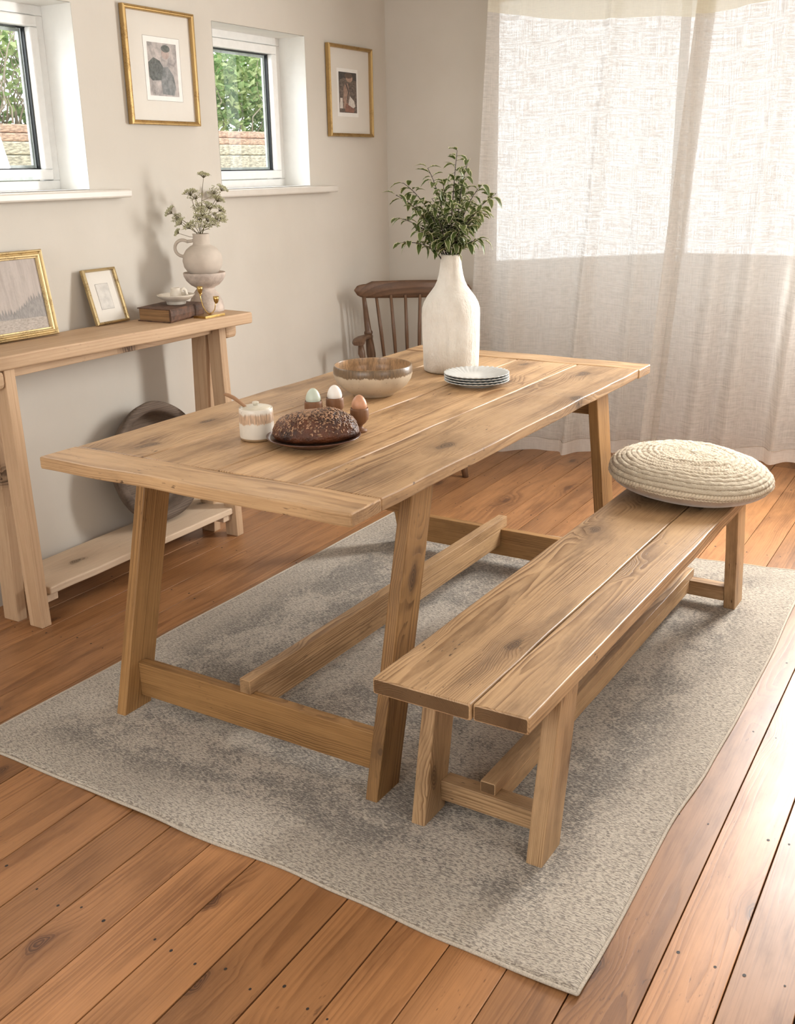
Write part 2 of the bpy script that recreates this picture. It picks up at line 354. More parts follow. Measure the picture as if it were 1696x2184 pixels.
# ------------------------------------------------------------------ mesh builder
class MB:
    def __init__(s): s.v = []; s.f = []; s.gc = []; s.rd = []; s.sm = []; s.mi = []
    def add(s, verts, faces, gc=None, rnd=None, smooth=False, mi=0):
        o = len(s.v); s.v += [tuple(p) for p in verts]
        s.gc += [tuple(p) for p in (gc if gc is not None else verts)]
        r = rnd if rnd is not None else (random.random(), random.random(), random.random())
        s.rd += [r] * len(verts)
        for f in faces:
            s.f.append(tuple(i + o for i in f)); s.sm.append(smooth); s.mi.append(mi)
        return s
    def board(s, mat, L, W, T, bev=.003, n=6, wav=.0012, pith=None, mi=0, rnd_=None):
        """a plank: local x = grain 0..L, y = -W/2..W/2, z = -T/2..T/2, softly uneven; mat places it."""
        off = (random.uniform(0, 40), random.uniform(-.12, .12), random.choice((-1, 1)) * random.uniform(.03, .16)) if pith is None else pith
        hw, ht = W / 2, T / 2; bev = min(bev, hw * .45, ht * .45); a = bev * .29
        sec = [(-hw, -ht + bev), (-hw + a, -ht + a), (-hw + bev, -ht), (hw - bev, -ht), (hw - a, -ht + a), (hw, -ht + bev),
               (hw, ht - bev), (hw - a, ht - a), (hw - bev, ht), (-hw + bev, ht), (-hw + a, ht - a), (-hw, ht - bev)]
        xs = [0, bev * .3, bev] + [bev + (L - 2 * bev) * i / n for i in range(1, n)] + [L - bev, L - bev * .3, L]
        sh = [1, .29, 0] + [0] * (n - 1) + [0, .29, 1]
        V = []; G = []; sd = random.uniform(0, 99)
        for x, q in zip(xs, sh):
            for (y, z) in sec:
                iy = y - math.copysign(bev * q, y) if abs(y) > bev * q else y
                iz = z - math.copysign(bev * q, z) if abs(z) > bev * q else z
                w1 = mnoise.noise(Vector((x * 5 + sd, y * 3, z * 3))) * wav
                w2 = mnoise.noise(Vector((x * 7, y * 4 + sd, z * 3 + 9))) * wav
                p = Vector((x, iy + w1, iz + w2))
                V.append(mat @ p); G.append((x + off[0], iy + off[1], iz + off[2]))
        F = []; k = len(sec)
        for i in range(len(xs) - 1):
            for j in range(k):
                b = i * k + j; c = i * k + (j + 1) % k
                F.append((b, c, c + k, b + k))
        if rnd_ is None: rnd_ = (random.random(), random.random(), random.random())
        s.add(V, F, G, smooth=False, mi=mi, rnd=rnd_)
        e = (rnd_[0], 2.0, rnd_[2])
        s.add(V[:k], [tuple(range(k))[::-1]], G[:k], rnd=e, mi=mi); s.add(V[-k:], [tuple(range(k))], G[-k:], rnd=e, mi=mi)
        return s
    def box(s, a, b, mi=0, **kw):
        (x0, y0, z0), (x1, y1, z1) = a, b
        V = [(x0, y0, z0), (x1, y0, z0), (x1, y1, z0), (x0, y1, z0), (x0, y0, z1), (x1, y0, z1), (x1, y1, z1), (x0, y1, z1)]
        return s.add(V, [(0, 3, 2, 1), (4, 5, 6, 7), (0, 1, 5, 4), (1, 2, 6, 5), (2, 3, 7, 6), (3, 0, 4, 7)], mi=mi, **kw)
    def lathe(s, prof, c=(0, 0, 0), seg=64, mat=None, rfun=None, mi=0, grain=False, cap=True):
        V = []; n = len(prof)
        for i, (r, z) in enumerate(prof):
            for j in range(seg):
                t = 2 * PI * j / seg; rr = r if rfun is None else rfun(r, z, t, i)
                p = Vector((rr * math.cos(t), rr * math.sin(t), z))
                V.append(p)
        G = [(p.z + 3.3, p.x + .03, p.y + .05) if grain else tuple(p) for p in V]
        W = [(mat @ p) if mat else p + Vector(c) for p in V]
        F = [(i * seg + j, i * seg + (j + 1) % seg, (i + 1) * seg + (j + 1) % seg, (i + 1) * seg + j) for i in range(n - 1) for j in range(seg)]
        if cap and prof[0][0] > 1e-6: F.append(tuple(range(seg))[::-1])
        if cap and prof[-1][0] > 1e-6: F.append(tuple((n - 1) * seg + j for j in range(seg)))
        return s.add(W, F, G, smooth=True, mi=mi)
    def tube(s, pts, rad, seg=10, mi=0, flat=1.0):
        pts = [Vector(p) for p in pts]; n = len(pts)
        if not isinstance(rad, (list, tuple)): rad = [rad] * n
        V = []; G = []; up = None; L = 0
        for i, p in enumerate(pts):
            t = (pts[min(i + 1, n - 1)] - pts[max(i - 1, 0)]).normalized()
            if up is None:
                up = Vector((0, 0, 1)) if abs(t.z) < .9 else Vector((1, 0, 0))
            a = (up - t * up.dot(t)).normalized(); b = t.cross(a); up = a
            if i: L += (p - pts[i - 1]).length
            for j in range(seg):
                q = 2 * PI * j / seg
                d = a * math.cos(q) * rad[i] * flat + b * math.sin(q) * rad[i]
                V.append(p + d); G.append((L, math.cos(q) * rad[i] + .03, math.sin(q) * rad[i] + .04))
        F = [(i * seg + j, i * seg + (j + 1) % seg, (i + 1) * seg + (j + 1) % seg, (i + 1) * seg + j) for i in range(n - 1) for j in range(seg)]
        F.append(tuple(range(seg))[::-1]); F.append(tuple((n - 1) * seg + j for j in range(seg)))
        return s.add(V, F, G, smooth=True, mi=mi)
    def grid(s, P, G=None, mi=0, smooth=True, closed=False, rnd=None):
        nu = len(P); nv = len(P[0]); V = [p for r in P for p in r]
        GG = [g for r in G for g in r] if G else None
        F = []
        for i in range(nu - 1):
            for j in range(nv - (0 if closed else 1)):
                F.append((i * nv + j, i * nv + (j + 1) % nv, (i + 1) * nv + (j + 1) % nv, (i + 1) * nv + j))
        return s.add(V, F, GG, smooth=smooth, mi=mi, rnd=rnd)

def build(name, mb, mats, parent=None, loc=None, fix=True, bevel=0):
    """link one mesh object; vertices are given in world metres."""
    if not isinstance(mats, (list, tuple)): mats = [mats]
    if parent is not None: org = Vector(parent['_o']) if '_o' in parent else parent.location
    elif loc is not None: org = Vector(loc)
    else: org = Vector((0, 0, 0))
    me = bpy.data.meshes.new(name)
    me.from_pydata([(p[0] - org[0], p[1] - org[1], p[2] - org[2]) for p in mb.v], [], mb.f)
    for m in mats: me.materials.append(m)
    me.polygons.foreach_set('use_smooth', mb.sm); me.polygons.foreach_set('material_index', mb.mi)
    a = me.attributes.new('gc', 'FLOAT_VECTOR', 'POINT'); a.data.foreach_set('vector', np.array(mb.gc, dtype=np.float32).ravel())
    a = me.attributes.new('rnd', 'FLOAT_VECTOR', 'POINT'); a.data.foreach_set('vector', np.array(mb.rd, dtype=np.float32).ravel())
    if fix:
        import bmesh
        bm = bmesh.new(); bm.from_mesh(me); bmesh.ops.recalc_face_normals(bm, faces=bm.faces); bm.to_mesh(me); bm.free()
    me.update()
    o = bpy.data.objects.new(name, me); COL.objects.link(o)
    if parent is not None: o.parent = parent; o['_o'] = tuple(org)
    else: o.location = org; o['_o'] = tuple(org)
    if bevel:
        b = o.modifiers.new('soft_edges', 'BEVEL'); b.width = bevel; b.segments = 3; b.limit_method = 'ANGLE'
    return o
def tag(o, label=None, cat=None, group=None, kind=None):
    if label: o['label'] = label
    if cat: o['category'] = cat
    if group: o['group'] = group
    if kind: o['kind'] = kind
    return o
def thing(name, loc, label, cat, group=None):
    e = bpy.data.objects.new(name, None); e.empty_display_size = .05; COL.objects.link(e); e.location = loc; e['_o'] = tuple(loc)
    return tag(e, label, cat, group)
def struct(name, mb, mats, **k): return tag(build(name, mb, mats, **k), kind='structure')
def copy_tree(o, parent=None):
    c = o.copy(); COL.objects.link(c)
    if parent is not None: c.parent = parent
    for ch in list(o.children): copy_tree(ch, c)
    return c
def frame_m(o, x, y, z):
    """matrix with origin o and (unnormalised ok) axes."""
    return Matrix(((x[0], y[0], z[0], o[0]), (x[1], y[1], z[1], o[1]), (x[2], y[2], z[2], o[2]), (0, 0, 0, 1)))
def beam(mb, p0, p1, wdir, W, T, **k):
    """board from p0 to p1 (centre line); W measured along wdir, T perpendicular."""
    p0, p1 = Vector(p0), Vector(p1); x = (p1 - p0); L = x.length; x.normalize()
    w = Vector(wdir); w = (w - x * w.dot(x)).normalized(); t = x.cross(w)
    mb.board(frame_m(p0, x, w, t), L, W, T, **k)
def yawed(a, base=Vector((0, 0, 0))):
    ca, sa = math.cos(a), math.sin(a)
    return lambda x, y, z: Vector((x * ca + y * sa, -x * sa + y * ca, z))

# ================================================================== ROOM
WX, BY = -2.92, 4.95          # left wall plane, back wall plane
RXW, FY, CZ = 1.65, -1.45, 2.42
# floor : individual boards in one surface
fl = MB(); pitch = .1244; x0 = -.355 * 1.45
i0 = int(math.floor((WX - .05 - x0) / pitch)); i1 = int(math.ceil((RXW + .1 - x0) / pitch))
for i in range(i0, i1):
    xa = x0 + i * pitch; y = FY - .1 - random.uniform(0, 1.5)
    gap = random.choice((.0018, .0024, .003, .004))
    while y < 6.3:
        ln = random.uniform(7.5, 8.2)
        fl.board(frame_m((xa + pitch / 2, y + .0008, -.011), (0, 1, 0), (1, 0, 0), (0, 0, -1)), ln - .0016, pitch - gap, .022, bev=.0012, n=3, wav=.0003)
        y += ln
fl.box((WX - .1, FY - 1.7, -.045), (RXW + .1, 6.6, -.021), mi=1)
# nails, two per board at every joist
for i in range(i0, i1):
    for k in range(14):
        yj = FY + .35 + k * .46
        for dx in (.024, .098):
            if random.random() < .9:
                px = x0 + i * pitch + dx + random.uniform(-.006, .006); py = yj + random.uniform(-.014, .014) + .01 * (i % 3)
                r = random.uniform(.0022, .0038)
                fl.add([(px + r * math.cos(t * PI / 4), py + r * 1.25 * math.sin(t * PI / 4), .0004) for t in range(8)], [tuple(range(8))], mi=2)
struct('floor', fl, [M['floor'], M['gap'], M['nail']], fix=True)

def wall_holes(mb, plane, u0, u1, z0, z1, holes, depth, to3, mi=0, mir=1):
    """front sheet with rectangular holes plus reveals. to3(u, d, z) -> point, d = depth behind the face."""
    us = sorted({u0, u1, *[h[0] for h in holes], *[h[1] for h in holes]}); zs = sorted({z0, z1, *[h[2] for h in holes], *[h[3] for h in holes]})
    for a, b in zip(us, us[1:]):
        for c, d in zip(zs, zs[1:]):
            cu, cz = (a + b) / 2, (c + d) / 2
            if any(h[0] < cu < h[1] and h[2] < cz < h[3] for h in holes): continue
            V = [to3(a, 0, c), to3(b, 0, c), to3(b, 0, d), to3(a, 0, d), to3(a, depth, c), to3(b, depth, c), to3(b, depth, d), to3(a, depth, d)]
            mb.add(V, [(0, 1, 2, 3), (4, 7, 6, 5), (0, 4, 5, 1), (1, 5, 6, 2), (2, 6, 7, 3), (3, 7, 4, 0)], mi=mi)
def reveal(mb, h, depth, to3, t=.0015, mi=0):
    a, b, c, d = h
    mb.add([to3(a + t, -.0005, c), to3(a + t, depth, c), to3(a + t, depth, d), to3(a + t, -.0005, d)], [(0, 1, 2, 3)], mi=mi)
    mb.add([to3(b - t, -.0005, c), to3(b - t, depth, c), to3(b - t, depth, d), to3(b - t, -.0005, d)], [(0, 1, 2, 3)], mi=mi)
    mb.add([to3(a, -.0005, d - t), to3(b, -.0005, d - t), to3(b, depth, d - t), to3(a, depth, d - t)], [(0, 1, 2, 3)], mi=mi)
    mb.add([to3(a, -.0005, c + t), to3(b, -.0005, c + t), to3(b, depth, c + t), to3(a, depth, c + t)], [(0, 1, 2, 3)], mi=mi)

W2 = (3.580, 4.232, 1.372, 2.018); W1 = (2.02, 2.836, 1.390, 2.003)
L3 = lambda u, d, z: (WX - d, u, z)
wl = MB(); wall_holes(wl, 0, FY - .1, BY + .02, -.02, CZ, [W2, W1], .25, L3)
reveal(wl, W2, .16, L3, mi=1); reveal(wl, W1, .16, L3, mi=1)
struct('wall_left', wl, [M['wall'], M['reveal']])

def casement(name, h, x, gw=.062):
    """white plastic window set in the left wall, centre plane x."""
    a, b, c, d = h
    fr = MB(); bw = .045
    def rect(mb, a, b, c, d, w, xf, xb, mi=0):
        mb.box((xb, a, c), (xf, b, c + w), mi=mi); mb.box((xb, a, d - w), (xf, b, d), mi=mi)
        mb.box((xb, a, c + w), (xf, a + w, d - w), mi=mi); mb.box((xb, b - w, c + w), (xf, b, d - w), mi=mi)
    rect(fr, a, b, c, d, .034, x + .012, x - .05)
    o = struct(name, fr, M['upvc'], loc=(x, (a + b) / 2, c), bevel=.004)
    s = MB(); rect(s, a + .036, b - .036, c + .036, d - .036, .036, x + .022, x - .045)
    build('sash', s, M['upvc'], o, bevel=.006)
    g = MB(); rect(g, a + .070, b - .070, c + .070, d - .070, .007, x - .004, x - .02)
    build('gasket', g, M['gasket'], o)
    sp = MB(); rect(sp, a + .077, b - .077, c + .077, d - .077, .010, x - .022, x - .032)
    build('spacer_bar', sp, M['spacer'], o)
    p = MB(); p.add([(x - .018, a + .07, c + .07), (x - .018, b - .07, c + .07), (x - .018, b - .07, d - .07), (x - .018, a + .07, d - .07)], [(0, 1, 2, 3)])
    build('pane', p, M['glass'], o)
    return o
w2 = casement('window_2', W2, WX - .155)
w1 = casement('window_1', W1, WX - .155)
lab = MB(); lab.box((WX - .140, 2.55, 1.4265), (WX - .1328, 2.70, 1.438)); build('maker_plate', lab, M['spacer'], w1)
def sill(name, y0, y1, zt, inner):
    mb = MB()
    mb.board(frame_m((WX + .012, y0, zt - .0145), (0, 1, 0), (1, 0, 0), (0, 0, -1)), y1 - y0, .075, .029, bev=.0125, n=10, wav=.001)
    mb.box((WX - .14, inner[0] + .002, zt - .02), (WX - .01, inner[1] - .002, zt - .003))
    return mb
struct('trim_1', sill('s', 1.9, 3.0, 1.388, W1), M['sill'])
struct('trim_2', sill('s', 3.477, 4.402, 1.370, W2), M['sill'])

# back wall and the bay
B3 = lambda u, d, z: (u, BY + d, z)
BL, BR = -2.34, .35           # bay opening
wb = MB(); wb.box((WX - .25, BY, -.02), (BL, BY + .12, CZ)); wb.box((BR, BY, -.02), (RXW + .2, BY + .12, CZ))
wb.box((BL, BY, 2.2), (BR, BY + .12, CZ))
P0 = Vector((BL, BY + .09, 0)); P1 = Vector((-1.60, 5.85, 0)); P2 = Vector((-.40, 5.85, 0)); P3 = Vector((BR, BY + .09, 0))
ZS, ZH = .928, 2.34
def facet(mb, A, B, z0, z1, t=.16, mi=1):
    d = (B - A).normalized(); n = Vector((-d.y, d.x, 0)) * t
    V = []
    for z in (z0, z1):
        for q in (A, B, B + n, A + n): V.append((q.x, q.y, z))
    mb.add(V, [(0, 3, 2, 1), (4, 5, 6, 7), (0, 1, 5, 4), (1, 2, 6, 5), (2, 3, 7, 6), (3, 0, 4, 7)], mi=mi)
struct('wall_back', wb, M['wall'])
for nm, A, B in (('wall_bay_left', P0, P1), ('wall_bay_back', P1, P2), ('wall_bay_right', P2, P3)):
    fw = MB(); facet(fw, A, B, -.02, ZS, mi=0); facet(fw, A, B, ZH, CZ, mi=0); struct(nm, fw, M['reveal'])  # bay plaster whitened instead of cream, to brighten the curtain from behind
def bay_window(name, A, B):
    d = (B - A); L = d.length; d.normalize(); n = Vector((-d.y, d.x, 0))
    f = MB(); w = .045
    def bar(u0, u1, z0, z1):
        V = []
        for z in (z0, z1):
            for u, q in ((u0, .03), (u1, .03), (u1, .09), (u0, .09)):
                p = A + d * u + n * q; V.append((p.x, p.y, z))
        f.add(V, [(0, 3, 2, 1), (4, 5, 6, 7), (0, 1, 5, 4), (1, 2, 6, 5), (2, 3, 7, 6), (3, 0, 4, 7)])
    bar(0, L, ZS, ZS + w); bar(0, L, ZH - w, ZH); bar(0, .022, ZS + w, ZH - w); bar(L - .022, L, ZS + w, ZH - w)
    mid = (A + B) / 2; o = struct(name, f, M['upvc'], loc=(mid.x, mid.y, ZS))
    g = MB(); a = A + n * .06 + d * w; b = B + n * .06 - d * w
    g.add([(a.x, a.y, ZS + w), (b.x, b.y, ZS + w), (b.x, b.y, ZH - w), (a.x, a.y, ZH - w)], [(0, 1, 2, 3)]); build('pane', g, M['glass'], o)
bay_window('window_3', P0, P1); bay_window('window_4', P1, P2); bay_window('window_5', P2, P3)
# unseen walls, each with the window that lights the room
R3 = lambda u, d, z: (RXW + d, u, z)
F3 = lambda u, d, z: (u, FY - d, z)
wr = MB(); wall_holes(wr, 0, FY - .1, BY + .1, -.02, CZ, [(-.05, 1.85, .95, 2.15)], .2, R3); struct('wall_right', wr, M['wall'])
wf = MB(); wall_holes(wf, 0, WX - .2, RXW + .2, -.02, CZ, [(-2.6, -.4, .95, 2.15)], .2, F3); struct('wall_front', wf, M['wall'])
cl = MB(); cl.box((WX - .3, FY - .3, CZ), (RXW + .3, 6.3, CZ + .12)); struct('ceiling', cl, M['ceiling'])

# ================================================================== GARDEN beyond the left windows
gr = MB(); gr.box((-9, -2, -.35), (-3.2, 8.0, -.3)); gr.box((-9, -2, -.3), (-4.95, 8.0, 1.62)); struct('lawn', gr, M['grass'])
def sleeper(z, h, x, mat, lab):
    mb = MB(); mb.board(frame_m((x, -1.5, z), (0, 1, 0), (1, 0, 0), (0, 0, -1)), 9.4, .14, h, bev=.008, n=20, wav=.002)
    o = build('garden_sleeper', mb, mat, loc=(x, 4, z)); tag(o, lab, 'sleeper', 'stacked timber sleepers of the garden bank')
sleeper(1.682, .044, -4.86, M['sleeper'], 'reddish timber sleeper directly below the hedge, seen through the far small window')
sleeper(1.636, .042, -4.84, M['sleeper'], 'reddish-brown sleeper second from the top under the garden hedge')
sleeper(1.579, .066, -4.80, M['sleeperpale'], 'pale weathered sleeper in the middle of the garden retaining wall')
sleeper(1.488, .108, -4.74, M['sleeperpale'], 'pale deep sleeper lowest in view at the bottom of the far small window pane')
def hedge(name, label, y0, y1, n, seed, zlo=1.73, zhi=2.28, twigs=0):
    rr = random.Random(seed); e = thing(name, (-5.2, (y0 + y1) / 2, zlo), label, 'hedge')
    mb = MB()
    for i in range(n):
        y = rr.uniform(y0, y1); x = rr.uniform(-5.7, -4.85); z = zlo + (zhi - zlo) * rr.random() ** .85 + .08 * math.sin(y * 5)
        L = rr.uniform(.035, .075); w = L * rr.uniform(.28, .42)
        d = Vector((rr.uniform(-.4, 1), rr.uniform(-1, 1), rr.uniform(-.5, .8))).normalized(); s_ = d.cross(Vector((rr.uniform(-1, 1), rr.uniform(-1, 1), 1))).normalized(); u = d.cross(s_)
        p = Vector((x, y, z))
        V = [p, p + d * L * .45 + s_ * w + u * .008, p + d * L, p + d * L * .45 - s_ * w + u * .008, p + d * L * .5 - u * .008]
        mb.add(V, [(0, 1, 4), (1, 2, 4), (2, 3, 4), (3, 0, 4)], rnd=(rr.random(), 0, 0))
    tag(build('foliage', mb, M['gleaf'], e, fix=False), kind='stuff')
    tw = MB()
    for i in range(30 + twigs):
        y = rr.uniform(y0, y1); p = Vector((rr.uniform(-5.2, -4.82), y, zlo - .02)); pts = [p]
        for k in range(5):
            p = p + Vector((rr.uniform(-.05, .05), rr.uniform(-.12, .12), rr.uniform(.06, .17))); pts.append(p)
        tw.tube(pts, [.006, .005, .004, .0035, .003, .002], 5)
    tag(build('twigs', tw, M['gtwig'], e, fix=False), kind='stuff')
hedge('garden_hedge', 'leafy green hedge outside the far small window', 4.9, 7.7, 9000, 3)
hedge('garden_shrub', 'twiggy green shrub outside the window at the left edge', 2.6, 4.6, 3600, 5, twigs=160)

# ================================================================== RUG
def rug():
    near = [(-2.28, 1.545), (-2.122, 1.536), (-1.871, 1.527), (-1.624, 1.516), (-1.38, 1.507), (-1.2, 1.512), (-1.009, 1.500), (-.76, 1.483), (-.504, 1.473)]
    # left/right edge x as a function of y, near/far edge y as a function of x
    def lerp(t, pts):
        for (a, b), (c, d) in zip(pts, pts[1:]):
            if t <= c: q = max(0, (t - a) / (c - a)); return b + (d - b) * q * q * (3 - 2 * q)
        return pts[-1][1]
    yn = lambda x: lerp(x, near)
    yf = lambda x: lerp(x, [(-2.3, 3.74), (-.9, 3.785), (-.63, 3.812), (-.5, 3.83)])
    xl = lambda y: lerp(y, [(1.4, -2.250), (1.63, -2.234), (2.1, -2.222), (2.3, -2.236), (2.8, -2.223), (3.25, -2.214), (3.9, -2.205)])
    xr = lambda y: lerp(y, [(1.4, -.498), (1.7, -.494), (2.05, -.497), (2.35, -.480), (2.65, -.474), (3.05, -.472), (3.5, -.482), (3.9, -.53)])
    nx, ny = 250, 330; mb = MB(); P = []; G = []
    for i in range(nx + 1):
        u = i / nx; row = []; gr_ = []
        for j in range(ny + 1):
            v = j / ny; xg = -2.24 + 1.75 * u; a, b = yn(xg), yf(xg); y = a + (b - a) * v
            x = xl(y) + (xr(y) - xl(y)) * u
            ed = min(u * 1.75, (1 - u) * 1.75, v * 2.28, (1 - v) * 2.28)
            n = mnoise.noise(Vector((x * 60 + y * 20, y * 150, 0))) * .0012 + mnoise.noise(Vector((x * 5, y * 5, 3))) * .0012
            z = .0085 * min(1, (ed / .012) ** .5) + n * min(1, ed / .02)
            # the near edge lifts a little in two soft waves
            z += .007 * math.exp(-(v * 2.28 / .09) ** 2) * max(0, math.sin((x + 1.95) * 5.2)) ** 2
            row.append((x, y, max(z, .001))); gr_.append((x, y, ed))
        P.append(row); G.append(gr_)
    mb.grid(P, G)
    r = thing('area_rug', (-1.36, 2.65, 0), 'worn cream and grey patterned pile rug under the dining table and bench', 'rug')
    build('pile', mb, M['rug'], r, fix=False)
    e = MB(); ring = [P[0][j] for j in range(0, ny + 1, 3)] + [P[i][ny] for i in range(0, nx + 1, 3)] + [P[nx][j] for j in range(ny, -1, -3)] + [P[i][0] for i in range(nx, -1, -3)]
    e.tube([(p[0], p[1], max(.0035, p[2] + .0015)) for p in ring], .0042, 8)
    build('binding', e, M['rugedge'], r, fix=False)
rug()

# ================================================================== TABLE
TA = math.radians(1.378); TT = yawed(TA)
tx = (TT(1, 0, 0)); ty = TT(0, 1, 0)
ZT, TH = .783, .031
def B(mb, x0, y0, x1, y1, z0, z1, along, F=TT, **k):
    """axis aligned board in a yawed furniture frame; along = 'x' or 'y' (grain)."""
    ex, ey = F(1, 0, 0), F(0, 1, 0); zc = (z0 + z1) / 2
    if along == 'y': mb.board(frame_m(F((x0 + x1) / 2, y0, zc), ey, -ex, (0, 0, 1)), y1 - y0, x1 - x0, z1 - z0, **k)
    else: mb.board(frame_m(F(x0, (y0 + y1) / 2, zc), ex, ey, (0, 0, 1)), x1 - x0, y1 - y0, z1 - z0, **k)
table = thing('dining_table', TT(-1.6, 2.6, 0), 'long rustic pine dining table with trestle legs on the patterned rug', 'table')
top = MB()
for a, b in ((-2.056, -1.8285), (-1.8275, -1.587), (-1.583, -1.3545), (-1.3520, -1.132)):
    B(top, a, 1.770, b, 3.412, ZT - TH, ZT + random.uniform(-.0008, .0006), 'y', bev=.0035, n=26, wav=.0025)
build('tabletop', top, M['table'], table)
for y0, y1 in ((1.650, 1.7685), (3.4145, 3.532)):
    e = MB(); B(e, -2.060, y0, -1.130, y1, ZT - TH, ZT + .0006, 'x', bev=.004, n=20, wav=.0025)
    build('breadboard_end', e, M['table'], table)
def sloped(mb, F, x0, x1, yb0, yb1, yt0, yt1, z0, z1, **k):
    """leaning post: section x0..x1, yb0..yb1 at z0, yt0..yt1 at z1."""
    pb = F((x0 + x1) / 2, (yb0 + yb1) / 2, z0); ptp = F((x0 + x1) / 2, (yt0 + yt1) / 2, z1)
    ax = (ptp - pb) / (z1 - z0); mb.board(frame_m(pb, ax, F(0, 1, 0), -F(1, 0, 0)), (z1 - z0), yb1 - yb0, x1 - x0, **k)
YS = 5.205; zt0 = ZT - TH
for far in (0, 1):
    for xa, xb in ((-2.039, -2.006), (-1.206, -1.173)):
        m = MB(); a, b, c, d = 1.783, 1.886, 1.783 + .252 * (zt0 - .006), 1.886 + .252 * (zt0 - .006)
        if far: a, b, c, d = YS - b, YS - a, YS - d, YS - c
        sloped(m, TT, xa, xb, a, b, c, d, .006, zt0 - .0005, bev=.003, n=10, wav=.0015)
        build('leg', m, M['table_leg'], table)
    y0, y1 = (1.852, 1.884) if not far else (YS - 1.884 + .02, YS - 1.852 + .02)
    m = MB(); B(m, -2.006, y0, -1.206, y1, .044, .147, 'x', bev=.003, n=12, wav=.0012); build('end_stretcher', m, M['table_leg'], table)
    y0, y1 = (2.0, 2.034) if not far else (YS - 2.034, YS - 2.0)
    m = MB(); B(m, -2.006, y0, -1.206, y1, zt0 - .085, zt0 - .0005, 'x', bev=.003, n=8, wav=.001); build('top_rail', m, M['table_leg'], table)
m = MB(); B(m, -1.641, 1.856, -1.606, 3.392, .147, .187, 'y', bev=.002, n=16, wav=.0008, pith=(5, .03, .06))
B(m, -1.641, 1.8845, -1.606, YS - 1.8845 + .019, .085, .1475, 'y', bev=.002, n=16, wav=.0008, pith=(5, .03, -.0015))
build('long_stretcher', m, M['table'], table)

# ================================================================== BENCH
BA = math.radians(1.628); BB = yawed(BA); ZB, TB = .435, .037
bench = thing('bench', BB(-.905, 2.57, 0), 'long low pine bench with two seat boards beside the dining table', 'bench')
st = MB()
for a, b in ((-1.083, -.8525), (-.8495, -.727)):
    B(st, a, 1.628 if a < -1 else 1.633, b, 3.49, ZB - TB, ZB, 'y', F=BB, bev=.0035, n=24, wav=.002)
build('seat', st, M['bench'], bench)
YB = 5.19; zb0 = ZB - TB
for far in (0, 1):
    for xa, xb in ((-1.071, -1.036), (-.780, -.742)):
        m = MB(); s_ = .2 * (zb0 - .006); a, b, c, d = 1.753, 1.853, 1.753 + s_, 1.853 + s_
        if far: a, b, c, d = YB - b, YB - a, YB - d, YB - c
        sloped(m, BB, xa, xb, a, b, c, d, .006, zb0 - .0005, bev=.003, n=8, wav=.0012); build('leg', m, M['bench'], bench)
    y0, y1 = (1.832, 1.876) if not far else (YB - 1.876 + .015, YB - 1.832 + .015)
    m = MB(); B(m, -1.036, y0, -.780, y1, .036, .087, 'x', F=BB, bev=.002, n=4, wav=.0008); build('end_stretcher', m, M['bench'], bench)
    y0, y1 = (1.858, 1.895) if not far else (YB - 1.895, YB - 1.858)
    m = MB(); B(m, -1.036, y0, -.780, y1, zb0 - .05, zb0 - .0005, 'x', F=BB, bev=.002, n=4, wav=.0008); build('top_rail', m, M['bench'], bench)
m = MB(); B(m, -.936, 1.839, -.898, 3.375, .0872, .117, 'y', F=BB, bev=.002, n=14, wav=.0008, pith=(9, .02, .05))
B(m, -.936, 1.8765, -.898, YB - 1.8765 + .0145, .045, .0876, 'y', F=BB, bev=.002, n=14, wav=.0008, pith=(9, .02, .0138)); build('long_stretcher', m, M['bench'], bench)

